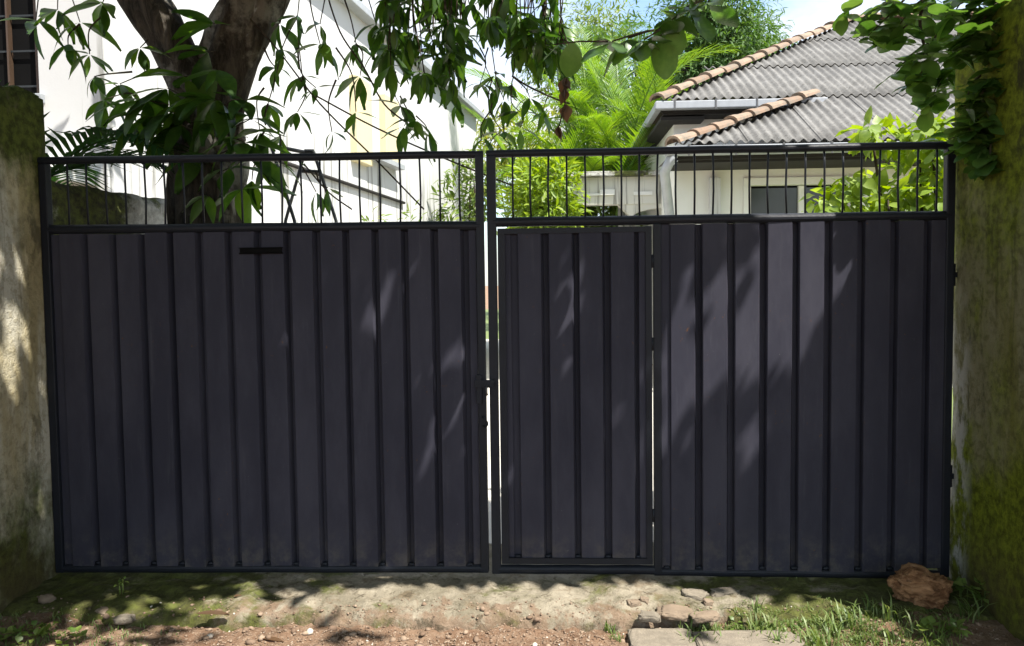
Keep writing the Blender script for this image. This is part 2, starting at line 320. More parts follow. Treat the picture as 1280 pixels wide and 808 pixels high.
# ================================================================== the setting
def axis(lo, hi, f0, f1, step, grow=1.5):
    a = list(np.arange(f0, f1+1e-6, step)); d = step
    x = f1
    while x < hi: d *= grow; x += d; a.append(x)
    d = step; x = f0
    while x > lo: d *= grow; x -= d; a.insert(0, x)
    return a
def gz(x, y):
    """height of the dirt"""
    n = .018*fbm(x*2.1, y*2.1)+.014*fbm(x*9, y*9, 2)+.009*fbm(x*27, y*27, 5, 3)
    dip = -.045 if y < .3 else -.045+.03*min(1, y-.3)
    side = .035*max(0, min(1, (abs(x)-1.25)/.6))*(1 if y < .2 else 0)
    k = 1 if abs(x) < 4 and -3 < y < 1 else .25
    return dip+n*k+side
xs = axis(-420, 420, -2.7, 2.7, .02); ys = axis(-300, 900, -1.1, .1, .02)
V = np.array([(x, y, gz(x, y)) for y in ys for x in xs]); nx = len(xs)
Fq = np.array([(j*nx+i, j*nx+i+1, (j+1)*nx+i+1, (j+1)*nx+i) for j in range(len(ys)-1) for i in range(nx-1)])
ground = obj('ground', mesh('ground', V, Fq, 'dirt', True)); ground['kind'] = 'structure'
# concrete apron under the gate, broken front edge
def front(x):
    e = -.40+.045*fbm(x*1.7, 3.3)+.035*fbm(x*6.5, 1.1)+.015*fbm(x*23, 7)
    if x > .55: e += .10*min(1, (x-.55)/.35)*(.6+.5*fbm(x*4, 9))
    return e
def az(x, y):
    h = .022+.012*fbm(x*2.3, y*2.3, 4)+.010*fbm(x*8, y*8, 1)+.006*fbm(x*26, y*26, 6, 3)
    pit = fbm(x*3.1+4, y*4.0, 8); h -= .045*max(0, pit-.28)
    pit2 = fbm(x*11, y*11, 3); h -= .03*max(0, pit2-.45)
    t = max(0, (y-front(x))); h -= .030*math.exp(-t/.05); return h
axs = list(np.arange(-2.25, 2.25, .014)); rows = 44; V = []
for x in axs:
    f0 = front(x)
    V.append((x, f0-.035, -.16)); V.append((x, f0-.012-.01*noise.noise(Vector((x*20, 0, 0))), -.035))
    for k in range(rows):
        y = f0+(.45-f0)*(k/(rows-1))**1.15; V.append((x, y, az(x, y)))
m = rows+2; Fq = np.array([(i*m+j, (i+1)*m+j, (i+1)*m+j+1, i*m+j+1) for i in range(len(axs)-1) for j in range(m-1)])
apron = obj('concrete_apron', mesh('concrete_apron', np.array(V), Fq, 'apron_concrete', True)); apron['kind'] = 'structure'
drv = MB().box((-2.05, .45, -.2), (2.05, 16, .004)).build('driveway', 'driveway'); drv['kind'] = 'structure'
lw = MB().box((2.06, .5, -.2), (16, 6.38, .012)).box((-9, 13.2, -.2), (16, 40, .0)).build('bounce_lawn', 'bounce_lawn'); lw['kind'] = 'structure'  # grass sheet added behind the gate to bounce green light at the bungalow

# ------------------------------------------------------------------ piers
def rough_block(name, x0, x1, y0, y1, z0, z1, mat, amp, label, topslope=0.):
    bm = bmesh.new(); bmesh.ops.create_cube(bm, size=1)
    for v in bm.verts: v.co = Vector((x0 if v.co.x < 0 else x1, y0 if v.co.y < 0 else y1, z0 if v.co.z < 0 else z1))
    bmesh.ops.bevel(bm, geom=bm.edges[:], offset=.018, segments=2, affect='EDGES')
    bmesh.ops.subdivide_edges(bm, edges=[e for e in bm.edges if e.calc_length() > .1], cuts=26, use_grid_fill=True); bm.normal_update()
    for v in bm.verts:
        c = v.co; n = fbm(c.x*2.5+c.y*2.5, c.z*2.0, c.y)*.6+.35*fbm(c.y*12+c.x*9, c.z*10, 2)+.2*fbm(c.y*34+c.x*30, c.z*34, 2, 2)
        v.co = c+v.normal*amp*n
        if c.z > z1-.3: v.co.z += topslope*(c.y-y1)+.02*fbm(c.x*7, c.y*7, 3)
    me = bpy.data.meshes.new(name); bm.to_mesh(me); bm.free(); me.materials.append(M[mat]); me.polygons.foreach_set('use_smooth', [True]*len(me.polygons))
    return tag(obj(name, me), label, 'pillar')
rough_block('gate_pier', -2.75, -2.118, -1.25, .06, -.15, 2.33, 'pier_left', .012, 'pale ochre plastered gate pier with moss along its top, beside the mail slot leaf', .03)
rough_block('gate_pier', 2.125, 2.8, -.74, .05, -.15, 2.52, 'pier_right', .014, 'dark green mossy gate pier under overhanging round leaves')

# ------------------------------------------------------------------ gate
PIT = .139
def strip(w_flat, w_right, h, name='panel', left=True):
    """one bay of pressed sheet: flat face, slanted right shoulder, recessed valley, steep left edge of the next bay"""
    yf, yb, t = -.015, .024, .003
    pr = [(0, yf), (w_flat, yf)]
    if w_right > 0: pr += [(w_flat+.014, yb-.003), (w_flat+w_right-.004, yb), (w_flat+w_right, yb)]
    if left: pr = [(-.0045, yb), (-.003, yf+.004), (-.0005, yf+.0004)]+pr[0:]
    n = len(pr); v = [(x, y, 0) for x, y in pr]+[(x, y, h) for x, y in pr]+[(x, y+t, 0) for x, y in pr]+[(x, y+t, h) for x, y in pr]; f = []
    for k in range(n-1): f += [[k, k+1, n+k+1, n+k], [2*n+k+1, 2*n+k, 3*n+k, 3*n+k+1], [k+1, k, 2*n+k, 2*n+k+1], [n+k, n+k+1, 3*n+k+1, 3*n+k]]
    f += [[0, n, 3*n, 2*n], [n-1, 3*n-1, 4*n-1, 2*n-1]]
    return mesh(name, v, f, 'gate_paint')
def pipe(name, a, b, r, parent, n=14, mat='frame_paint'):
    mb = MB(); k = 9; a = Vector(a); b = Vector(b)
    mb.tube([a.lerp(b, i/(k-1))+Vector((0, 0, .0012*math.sin(i*2.1))) for i in range(k)], r, n); return mb.build(name, mat, parent, False)
def sq(name, x0, x1, z0, z1, parent, y0=-.02, y1=.02, mat='frame_paint', bev=.006): return MB().box((x0, y0, z0), (x1, y1, z1)).build(name, mat, parent, False, bev)
bar_mesh = None
def bars(xs_, z0, z1, parent):
    for i, x in enumerate(xs_):
        bend = .004*math.sin(i*5.3); mb = MB().tube([(x, 0, z0), (x+bend, .002, z0*.6+z1*.4), (x+bend*.6, 0, z0*.25+z1*.75), (x, 0, z1)], .0047, 8); mb.build('bar', 'frame_paint', parent, True)
def welds(xs_, z, parent, y=-.006):
    """small weld lumps where the valleys of the sheet meet the bottom pipe"""
    for x in xs_:
        bm = bmesh.new(); bmesh.ops.create_icosphere(bm, subdivisions=2, radius=1)
        for v in bm.verts: v.co = Vector((x+v.co.x*.017, y+v.co.y*.010, z+v.co.z*.009*(1+.4*noise.noise(v.co*2+Vector((x*9, 0, 0))))))
        me = bpy.data.meshes.new('weld'); bm.to_mesh(me); bm.free(); me.materials.append(M['frame_paint']); me.polygons.foreach_set('use_smooth', [True]*len(me.polygons)); obj('weld', me, parent)
GR = 'leaves of the double driveway gate'
# left leaf
L = thing('gate_leaf', 'charcoal sheet metal gate leaf with a mail slot, hung on the ochre pier', 'gate', (-2.09, 0, .02), GR)
pipe('top_rail', (-2.12, 0, 2.015), (-.010, 0, 2.002), .018, L); pipe('middle_rail', (-2.08, 0, 1.690), (-.03, 0, 1.676), .022, L); pipe('bottom_rail', (-2.09, 0, .052), (-.02, 0, .062), .021, L)
sq('stile', -2.115, -2.075, .035, 2.0, L); sq('stile', -.048, -.011, .045, 2.0, L)
bars([-1.985+i*.0932 for i in range(21)], 1.70, 2.0, L)
pm = strip(.101, .038, 1.665-.066); xL = [-2.028+i*PIT for i in range(14)]
sq('sheet_edge', -2.078, -2.031, .066, 1.665, L, -.002, .026, 'gate_paint', .001)
for x in xL: obj('panel', pm, L, Matrix.Translation((x+U(-.0015, .0015), U(-.0015, .0015), U(-.003, .003)+.066))@Matrix.Rotation(U(-.022, .022), 4, 'Z')@Matrix.Rotation(U(-.0012, .0012), 4, 'Y'))
sq('sheet_edge', -.083, -.050, .066, 1.662, L, -.004, .026, 'gate_paint', .001)
welds([x+.12 for x in xL], .082, L)
sl_ = MB().box((-1.157, -.0235, 1.566), (-.957, -.0145, 1.586)).build('mail_slot', 'dark_room', L, False, .002)
MB().box((-1.160, -.027, 1.586), (-.954, -.012, 1.590)).box((-1.160, -.024, 1.560), (-.954, -.013, 1.566)).build('slot_lip', 'dark_room', sl_, False, .001)
for z in (1.45, .42): MB().tube([(-2.14, -.01, z-.06), (-2.14, -.01, z+.06)], .014, 10).box((-2.20, -.012, z-.015), (-2.10, .0, z+.015)).build('hinge', 'frame_paint', L, False)
hasp = MB().box((-.062, -.036, .925), (.028, -.027, .962)).box((-.055, -.034, .85), (-.030, -.020, .985)).build('latch', 'frame_paint', L, False, .002)
MB().tube(smooth_path([(-.005, -.03, .935), (-.005, -.062, .93), (-.005, -.064, .90), (-.005, -.03, .893)], [.005]*4, 5)[0], .005, 8).build('latch_loop', 'steel', hasp, True)
MB().tube(smooth_path([(-.030, -.018, .79), (-.022, -.05, .785), (-.004, -.05, .765), (-.012, -.048, .745), (-.028, -.018, .745)], [.004]*5, 4)[0], .004, 8).build('staple', 'frame_paint', L, True)
# right leaf with wicket door
Rr = thing('gate_leaf', 'charcoal sheet metal gate leaf with a narrow wicket door, hung on the mossy pier', 'gate', (2.09, 0, .02), GR)
pipe('top_rail', (.004, 0, 2.003), (2.105, 0, 2.000), .018, Rr); pipe('middle_rail', (.03, 0, 1.690), (2.10, 0, 1.686), .022, Rr); pipe('bottom_rail', (.035, 0, .058), (.765, 0, .058), .022, Rr); pipe('bottom_rail', (.765, 0, .050), (2.09, 0, .042), .020, Rr)
sq('stile', .004, .046, .04, 1.995, Rr); sq('stile', 2.068, 2.106, .035, 1.995, Rr); sq('stile', .764, .800, .05, 1.672, Rr)
bars([.124+i*.0829 for i in range(24)], 1.705, 1.985, Rr)
hR = 1.668-.055; pm = strip(.106, .0395, hR); xR = [.845+i*.1455 for i in range(8)]
sq('sheet_edge', .799, .841, .055, 1.668, Rr, -.003, .026, 'gate_paint', .001)
for x in xR: obj('panel', pm, Rr, Matrix.Translation((x+U(-.0015, .0015), U(-.0015, .0015), U(-.003, .003)+.055))@Matrix.Rotation(U(-.022, .022), 4, 'Z')@Matrix.Rotation(U(-.0012, .0012), 4, 'Y'))
sq('panel', 2.006, 2.069, .075, 1.666, Rr, -.014, .027, 'gate_paint', .002)
welds([x+.126 for x in xR]+[.825], .071, Rr)
for z in (1.42, .5): MB().tube([(2.112, .004, z-.05), (2.112, .004, z+.05)], .010, 10).box((2.09, -.004, z-.012), (2.17, .008, z+.012)).build('hinge', 'frame_paint', Rr, False)
D = obj('wicket_door', mesh('wicket_door', *(lambda b: (b.v, b.f))(MB().box((.0515, -.019, .089), (.085, .019, 1.660)).box((.729, -.019, .089), (.757, .019, 1.660)).box((.085, -.0185, 1.634), (.729, .0185, 1.659)).box((.085, -.022, .090), (.729, .0185, .118))), 'frame_paint'), Rr)
pm = strip(.103, .038, 1.638-.110); xD = [.148+i*.141 for i in range(4)]
MB().box((.084, -.004, .112), (.110, .012, 1.638)).build('sheet_edge', 'gate_paint', D); MB().box((.699, -.010, .112), (.7295, .012, 1.638)).build('sheet_edge', 'gate_paint', D)
MB().box((.109, .008, .112), (.145, .013, 1.638)).build('sheet_edge', 'gate_paint', D)
for x in xD: obj('panel', pm, D, Matrix.Translation((x+U(-.0015, .0015), U(-.0015, .0015), U(-.003, .003)+.110))@Matrix.Rotation(U(-.022, .022), 4, 'Z')@Matrix.Rotation(U(-.0012, .0012), 4, 'Y'))
welds([x+.121 for x in xD]+[.128], .122, D, -.004)
for z in (1.5, 1.12, .32): MB().tube([(.7605, -.017, z-.03), (.7605, -.017, z+.03)], .0065, 10).build('hinge', 'frame_paint', D, True)

# ------------------------------------------------------------------ old boundary wall behind the left pier
a = Vector((-2.36, .02, 0)); b = Vector((-2.02, 2.25, 0)); n = Vector((b.y-a.y, -(b.x-a.x), 0)).normalized(); V = []; ns = 60; nz_ = 40
prof = [(0, z) for z in np.linspace(-.12, 1.93, nz_)]+[(-.03, 1.975), (-.09, 1.985), (-.15, 1.96), (-.16, 1.9), (-.16, -.12)]
for i in range(ns+1):
    p = a.lerp(b, i/ns)
    for o_, z in prof:
        w = .014*fbm(p.y*5, z*5, 2)+.006*fbm(p.y*22, z*22, 4); V.append(p+n*(o_+w)+Vector((0, 0, z+(.016*fbm(p.y*4, 7.7, 2) if z > 1.8 else 0))))
m = len(prof); Fq = [(i*m+j, (i+1)*m+j, (i+1)*m+j+1, i*m+j+1) for i in range(ns) for j in range(m-1)]+[tuple(range(m)), tuple(ns*m+j for j in range(m-1, -1, -1))]
tag(obj('boundary_wall', mesh('boundary_wall', V, Fq, 'boundary_plaster', True)), 'old mossy plastered boundary wall running back beside the tree trunk', 'wall')

# ------------------------------------------------------------------ white house on the left
H = thing('white_house', 'tall white painted house with cream pilasters and a dark barred window', 'house', (-3, 3, 0))
A = Vector((-2.96, 2.0, 0)); B = Vector((-1.21, 13.0, 0)); T = (B-A).normalized(); NW = Vector((T.y, -T.x, 0)); LW = (B-A).length
def wq(s, o_): p = A+T*s+NW*o_; return (p.x, p.y)
def wbox(mb, s0, s1, z0, z1, o0, o1): return mb.prism([wq(s0, o0), wq(s1, o0), wq(s1, o1), wq(s0, o1)], (z0, z1))
def spx(px, py): p = hit(px, py, A, NW); return (p-A).dot(T), p.z
wbox(MB(), 0, LW, -.1, 5.0, 0, -.25).build('wall', 'white_wall', H)
wbox(MB(), -.3, LW+.12, 5.0, 5.10, .16, -.6).build('coping', 'fascia_grey', H, False, .01)
MB().prism([wq(LW-.25, -.251), wq(LW, -.251), wq(LW, -5), wq(LW-.25, -5)], (-.1, 5.0)).build('wall', 'white_wall', H)
for p0, p1 in ((437, 457), (474, 491)):
    s0 = spx(p0, 150)[0]; s1 = spx(p1, 150)[0]; wbox(MB(), s0, s1, spx(p0, 196)[1]-.05, 4.15, .10, -.02).build('pilaster', 'cream_wall', H, False, .01)
s0, z0 = spx(455, 194); s1, z1 = spx(494, 211); wbox(MB(), s0, s1, z0-.04, z0+.03, .16, -.02).build('ledge', 'fascia_grey', H)
s0, z0 = spx(330, 196); s1, z1 = spx(503, 254)
q0 = wq(s0, .03); q1 = wq(s1, .03); MB().tube([(q0[0], q0[1], z0), (q1[0], q1[1], z1)], .022, 8).build('conduit', 'soffit_dark', H, True)
# front wall with window opening (x -5.2..-3.36)
fy = 2.0; wx0, wx1, wz0, wz1 = -5.2, at(47, 60, fy).x, 2.85, 4.3
MB().box((wx1, fy, -.1), (-2.975, fy+.22, 5.0)).build('wall', 'white_wall', H); MB().box((-9, fy, -.1), (wx1-.001, fy+.22, wz0)).build('wall', 'white_wall', H)
MB().box((-9, fy, wz1), (wx1-.001, fy+.22, 5.0)).build('wall', 'white_wall', H); MB().box((-9, fy, wz0+.001), (wx0, fy+.22, wz1-.001)).build('wall', 'white_wall', H)
W = MB().box((wx0, fy+.10, wz0), (wx1, fy+.13, wz1)).build('window', 'dark_room', H)
fm = MB()
for k in range(8): x = wx1-.03-k*.235; fm.box((x-.024 if k % 3 == 0 else x-.007, fy+.05, wz0), (x+.024 if k % 3 == 0 else x+.007, fy+.098, wz1))
fm.build('window_frame', 'brown_wood', W)
fm = MB()
for k in range(6): z = wz0+.08+k*.26; fm.box((wx0, fy+.072, z-.007), (wx1, fy+.080, z+.007))
fm.build('window_bars', 'black_iron', W)
MB().box((wx0-.05, fy-.05, wz0-.07), (wx1+.04, fy+.10, wz0-.003)).build('window_sill', 'fascia_grey', W, False, .006)
p0 = at(57, 214, 1.96); p1 = at(112, 219, 1.96); MB().box((-9, 1.70, p0.z-.11), (p1.x+.02, 1.997, p0.z)).build('ledge', 'house_wall', H, False, .008)

# ------------------------------------------------------------------ bungalow on the right
Bn = thing('bungalow', 'low pale bungalow with grey corrugated hip roof and terracotta ridge tiles', 'house', (6, 8, 0))
E0, EZ, SL = 5.7, 3.03, .60
def rz(y): return EZ+SL*(y-E0)
PN = Vector((0, -SL, 1)).normalized(); P0 = Vector((0, E0, EZ))
UA = hit(825, 127, P0, PN); AP = hit(1062, 27, P0, PN); LA = hit(850, 180, P0, PN); LB = hit(1015, 123, P0, PN)
YU = UA.y; km = (AP.y-UA.y)/(AP.x-UA.x); kl = (LB.y-LA.y)/(LB.x-LA.x); XL0 = LA.x-(LA.y-E0)/kl; XE = 15.0
XM = LA.x+(YU-LA.y)/kl
CP = .122
def sheet(x0, x1, ylo, yhi, lift, name='roof_sheet'):
    n = max(2, int(round((x1-x0)/CP*8))); v = []; ok = False
    for i in range(n+1):
        x = x0+(x1-x0)*i/n; a_ = ylo(x); b_ = yhi(x); b_ = max(a_, b_); ok |= b_ > a_+.02
        c_ = .021*math.sin(2*math.pi*x/CP)
        v += [(x, a_, rz(a_)+c_+lift), (x, (a_+b_)/2, rz((a_+b_)/2)+c_+lift*.6), (x, b_, rz(b_)+c_+lift*.2)]
    if not ok: return
    f = [(3*i+j, 3*i+3+j, 3*i+4+j, 3*i+1+j) for i in range(n) for j in (0, 1)]
    o = obj(name, mesh(name, v, f, 'roof_cement', True), ROOF); md = o.modifiers.new('thickness', 'SOLIDIFY'); md.thickness = .008; md.offset = -1
main_hip = lambda x: min(AP.y, UA.y+(x-UA.x)*km); low_hip = lambda x: LA.y+(x-LA.x)*kl
rb = MB()   # roof deck under the sheets: left hip planes, back plane
zu = rz(YU)
rb.v += [Vector(q) for q in ((UA.x, YU, zu-.05), (AP.x, AP.y, AP.z-.05), (UA.x, AP.y+4, zu-.05), (XE, AP.y, AP.z-.05), (XE, AP.y+4, zu-.05), (XL0, E0, EZ-.05), (XM, YU, zu-.05), (XL0, YU, EZ-.05))]
rb.f += [[0, 1, 2], [1, 3, 4, 2], [5, 6, 7]]
ROOF = rb.build('roof', 'roof_cement', Bn)
courses = [(E0, YU+.06), (YU-.02, YU+1.35), (YU+1.25, YU+2.65), (YU+2.55, AP.y)]
for ci, (c0, c1) in enumerate(courses):
    x = UA.x if ci else XL0
    while x < XE:
        x2 = min(XE, x+7*CP)
        if ci == 0: sheet(x, x2+.02, lambda q: c0, lambda q: min(c1, low_hip(q)) if q < XM else c1, .03+.004*(int(round(x*7)) % 2))
        else: sheet(x, x2+.02, lambda q: c0, lambda q: min(c1, main_hip(q)), .03+.004*(int(round(x*7)) % 2))
        x = x2
def tiles(a_, b_, n):
    """overlapping half-round ridge tiles climbing from a_ to b_"""
    a_ = Vector(a_); b_ = Vector(b_); d = (b_-a_)/n; t = d.normalized(); s = t.cross(Vector((0, 0, 1))).normalized(); u = s.cross(t); ln = d.length*1.10; v = []
    for q, (yy, r) in enumerate(((0, .135), (.10, .128), (.12, .115), (ln, .095))):
        for k in range(9):
            an = math.pi*k/8; v.append((math.cos(an)*r, yy, math.sin(an)*r*.72))
    for k in range(9):
        an = math.pi*k/8; v.append((math.cos(an)*.105, 0, math.sin(an)*.105*.72-.012))
    f = [(9*j+k, 9*j+k+1, 9*j+10+k, 9*j+9+k) for j in range(3) for k in range(8)]+[(36+k, 37+k, k+1, k) for k in range(8)]
    me = mesh('ridge_tile', v, f, 'terracotta', False)
    for i in range(n):
        p = a_+d*i+u*(.005+U(-.012, .012)); r = U(-.05, .05); s2 = (s+u*r).normalized(); u2 = s2.cross(t)
        obj('ridge_tile', me, ROOF, Matrix(((s2.x, t.x, u2.x, p.x), (s2.y, t.y, u2.y, p.y), (s2.z, t.z, u2.z, p.z), (0, 0, 0, 1))))
tiles((UA.x-.05, YU-.05, zu+.01), (AP.x, AP.y, AP.z+.03), 15); tiles((XL0-.03, E0-.03, EZ+.01), (XM, YU, zu+.03), 8); tiles((AP.x, AP.y, AP.z+.03), (XE, AP.y, AP.z+.03), 22)
def gutter(x0, x1, y, z, nm='gutter'):
    MB().box((x0, y-.13, z-.13), (x1, y-.01, z-.025)).build(nm, 'fascia_grey', Bn, False, .012)
    k = x0+.25
    while k < x1-.1: MB().box((k, y-.136, z-.145), (k+.022, y-.128, z-.01)).build('gutter_bracket', 'steel', Bn); k += .55
gutter(XL0-.12, XE, E0, EZ); gutter(UA.x-.08, XM+.15, YU, zu)
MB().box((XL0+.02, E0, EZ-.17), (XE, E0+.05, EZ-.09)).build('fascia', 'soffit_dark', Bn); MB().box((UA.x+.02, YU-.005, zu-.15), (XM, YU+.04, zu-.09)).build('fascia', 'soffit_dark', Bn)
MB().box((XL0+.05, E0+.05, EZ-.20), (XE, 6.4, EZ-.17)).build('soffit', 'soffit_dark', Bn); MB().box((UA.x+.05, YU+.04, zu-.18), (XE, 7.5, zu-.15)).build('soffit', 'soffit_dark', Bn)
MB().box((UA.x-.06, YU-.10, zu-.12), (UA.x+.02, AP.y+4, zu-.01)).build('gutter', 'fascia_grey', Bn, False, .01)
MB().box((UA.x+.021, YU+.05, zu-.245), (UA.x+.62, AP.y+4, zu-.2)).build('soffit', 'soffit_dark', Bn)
fw_ = 6.40; lx = at(843, 240, fw_).x
wa = at(938, 232, fw_); wb = at(1062, 272, fw_); wzt = wa.z; wzb = wzt-1.05
MB().box((lx, fw_, -.1), (wa.x, fw_+.2, EZ-.18)).build('wall', 'house_wall', Bn); MB().box((wb.x, fw_, -.1), (XE, fw_+.2, EZ-.18)).build('wall', 'house_wall', Bn)
MB().box((wa.x+.001, fw_, wzt), (wb.x-.001, fw_+.2, EZ-.18)).build('wall', 'house_wall', Bn); MB().box((wa.x+.001, fw_, -.1), (wb.x-.001, fw_+.2, wzb)).build('wall', 'house_wall', Bn)
MB().box((lx, fw_+.201, -.1), (lx+.2, 7.49, EZ-.18)).build('wall', 'house_wall', Bn)
mwx = at(842, 165, 7.5).x
MB().box((mwx, 7.5, -.1), (XE, 7.7, zu-.16)).build('wall', 'house_wall', Bn); MB().box((mwx, 7.701, -.1), (mwx+.2, AP.y+3.2, zu-.2)).build('wall', 'house_wall', Bn)
ca = at(886, 240, fw_).x; cb = at(899, 240, fw_).x; MB().box((ca, fw_-.10, -.1), (cb, fw_-.002, EZ-.30)).build('pilaster', 'white_wall', Bn, False, .008)
Wd = MB().box((wa.x+.002, fw_+.11, wzb+.002), (wb.x-.002, fw_+.12, wzt-.002)).build('window', 'dark_room', Bn)
xm = at(1003, 250, fw_).x
for q0, q1 in ((wa.x+.03, xm-.035), (xm+.035, wb.x-.03)): MB().box((q0, fw_+.08, wzb+.03), (q1, fw_+.088, wzt-.03)).build('pane', 'pane_glass', Wd)
MB().box((xm-.033, fw_+.03, wzb+.01), (xm+.033, fw_+.10, wzt-.01)).build('mullion', 'house_wall', Wd, False, .004)
MB().box((wa.x-.09, fw_-.03, wzt-.0), (wb.x+.09, fw_-.002, wzt+.09)).box((wa.x-.09, fw_-.03, wzb), (wa.x-.001, fw_-.002, wzt-.001)).box((wb.x+.001, fw_-.03, wzb), (wb.x+.09, fw_-.002, wzt-.001)).build('window_frame', 'house_wall', Wd)
q = at(829, 200, 5.75); q2 = at(838, 272, 6.1)
MB().tube([(XL0-.02, E0-.07, EZ-.10), (q.x+.02, 5.78, EZ-.30), (q2.x, 6.15, q2.z), (q2.x, 6.15, -.05)], .062, 10).build('downpipe', 'fascia_grey', Bn, True)
# flat-roofed porch
PY = 8.0; pa = at(690, 217, PY); pb = at(834, 213, PY); zt = pa.z
MB().box((pa.x-.06, PY-.14, zt-.07), (mwx+.1, PY+2.4, zt)).build('porch_slab', 'boundary_plaster', Bn, False, .01)
zb = at(700, 257, PY).z
MB().box((pa.x+.12, PY, zb), (mwx, PY+.2, zt-.07)).build('porch_beam', 'porch_wall', Bn, False, .008); MB().box((pa.x, PY+.201, zb+.05), (pa.x+.16, PY+2.3, zt-.07)).build('porch_beam', 'porch_wall', Bn, False, .008)
mz = at(720, 244, PY).z; MB().box((at(711, 244, PY).x, PY-.03, mz-.015), (at(752, 244, PY).x, PY-.001, mz+.015)).build('moulding', 'house_wall', Bn); MB().box((at(750, 241, PY).x, PY-.045, mz-.01), (at(768, 241, PY).x, PY-.001, mz+.07)).build('moulding', 'house_wall', Bn)
MB().box((at(792, 244, PY).x, PY-.03, mz-.02), (at(815, 244, PY).x, PY-.001, mz+.03)).build('moulding', 'house_wall', Bn)
ar = MB(); cx = at(834, 270, PY).x; cz = at(815, 272, PY).z; rr = cx-at(792, 270, PY).x; pts = [(cx-.02, zb+.02), (cx-rr-.25, zb+.02)]
for k in range(9): an = math.pi-math.pi/2*k/8; pts.append((cx-.02+rr*math.cos(an), cz+(zb-.06-cz)*math.sin(an)))
i0 = len(ar.v); nn = len(pts); ar.v += [Vector((x, PY+.02, z)) for x, z in pts]+[Vector((x, PY+.18, z)) for x, z in pts]; ar.f += [list(range(nn)), list(range(2*nn-1, nn-1, -1))]+[[k, (k+1) % nn, nn+(k+1) % nn, nn+k] for k in range(nn)]
ar.build('arch_bracket', 'porch_wall', Bn)
for px in (776, 784, 791): x = at(px, 262, PY+1.2).x; MB().tube([(x, PY+1.2, -.1), (x, PY+1.2, zt-.07)], .05, 10).build('column', 'white_wall', Bn, True)
MB().box((pa.x+.02, PY+.02, -.1), (pa.x+.22, PY+.22, zt-.07)).build('column', 'house_wall', Bn)

# ------------------------------------------------------------------ trestle behind the gate
Tr = thing('trestle', 'black iron folding trestle standing behind the gate by the tree', 'trestle', (-1.35, 1.9, 0))
def leg_to_ground(px0, py0, px1, py1, Y, name='leg'):
    a_ = at(px0, py0, Y); b_ = at(px1, py1, Y); t = (0.0-a_.z)/(b_.z-a_.z); c_ = a_+(b_-a_)*t; c_.x = a_.x+(c_.x-a_.x)*.55; mid = b_
    MB().tube([a_, mid, (c_.x, Y, 0)], .012, 8).build(name, 'black_iron', Tr, False)
leg_to_ground(381, 190, 357, 276, 1.9); leg_to_ground(392, 190, 420, 276, 1.9); leg_to_ground(338, 180, 368, 276, 1.75)
MB().tube([at(377, 214, 1.9), at(398, 215, 1.9)], .014, 8).build('crossbar', 'black_iron', Tr); MB().tube([at(381, 190, 1.9), at(392, 190, 1.9)], .02, 8).build('crossbar', 'black_iron', Tr); MB().tube([at(338, 182, 1.75), at(383, 191, 1.9)], .014, 8).build('crossbar', 'black_iron', Tr)

# ================================================================== mango tree behind the gate
YT = 1.0
MT = thing('mango_tree', 'dark mango tree with forked trunk and long drooping leaves behind the gate', 'tree', (at(262, 275, YT).x, YT, 0))
def tp(px, py, Y=YT): return at(px, py, Y)
base = Vector((tp(266, 275).x, YT, -.1))
p, r_ = smooth_path([base+Vector((.03, 0, 0)), base+Vector((.01, 0, .5)), base+Vector((0, 0, 1.2)), tp(266, 270), tp(262, 215), tp(262, 160), tp(275, 110), tp(300, 50), tp(320, 0), tp(345, -60), tp(420, -150, .7)], [.34, .26, .22, .20, .19, .185, .175, .165, .16, .14, .10], 6)
MB().tube(p, r_, 40, .34).build('trunk', 'bark', MT, True)
p, r_ = smooth_path([tp(262, 190), tp(247, 130, .96), tp(222, 70, .92), tp(185, 10, .9), tp(150, -40, .9), tp(90, -120, .9)], [.13, .13, .125, .125, .12, .08], 6)
MB().tube(p, r_, 18, .22).build('branch', 'bark', MT, True)
p, r_ = smooth_path([tp(262, 275, .86), tp(268, 235, .84), tp(262, 200, .84), tp(240, 160, .84), tp(222, 110, .86), tp(228, 70, .9)], [.075, .07, .065, .06, .05, .04], 6)
MB().tube([base+Vector((-.02, -.16, .0))]+p, [.10]+r_, 14, .3).build('branch', 'bark', MT, True)
# overhead limb that carries the hanging sprays to the right
p, r_ = smooth_path([tp(345, -60), tp(430, -95, .95), tp(540, -85, .8), tp(640, -60, .75), tp(720, -55, .7)], [.09, .06, .05, .035, .02], 6); MB().tube(p, r_, 10, .2).build('branch', 'bark', MT, True)
LV = []; TW = MB()
def spray(px, py, Y, n, L, anchor=None, droop=(-80, 0), az0=0, azr=360, tr=.004):
    q = at(px, py, Y); LV.extend(whorl(q, n, L, droop, az0, azr, (1.1, 1.6)))
    if anchor is not None:
        a_ = at(*anchor); m_ = a_.lerp(q, .5)+Vector((U(-.04, .04), U(-.04, .04), U(-.03, .05))); pp, rr = smooth_path([a_, m_, q], [tr*1.6, tr, tr*.7], 5); TW.tube(pp, rr, 6)
# dense clothing of leaves on the trunk fork
for (px, py, n, az0) in ((205, 112, 5, 90), (235, 95, 5, 90), (268, 92, 4, 150), (215, 138, 6, 100), (245, 128, 5, 110), (275, 128, 5, 180), (232, 158, 5, 100), (262, 160, 5, 170), (295, 168, 5, 190), (190, 122, 5, 90), (180, 142, 4, 90), (300, 128, 4, 220), (255, 60, 4, 120), (310, 178, 5, 200), (282, 205, 3, 190), (300, 235, 4, 190), (262, 240, 3, 150), (322, 200, 4, 230), (250, 190, 4, 140), (318, 150, 4, 230), (270, 30, 4, 150)):
    spray(px+U(-6, 6), py+U(-6, 6), YT-.28-U(0, .12), n, .27, (262, py+20, YT), (-42, 14), az0, 200)
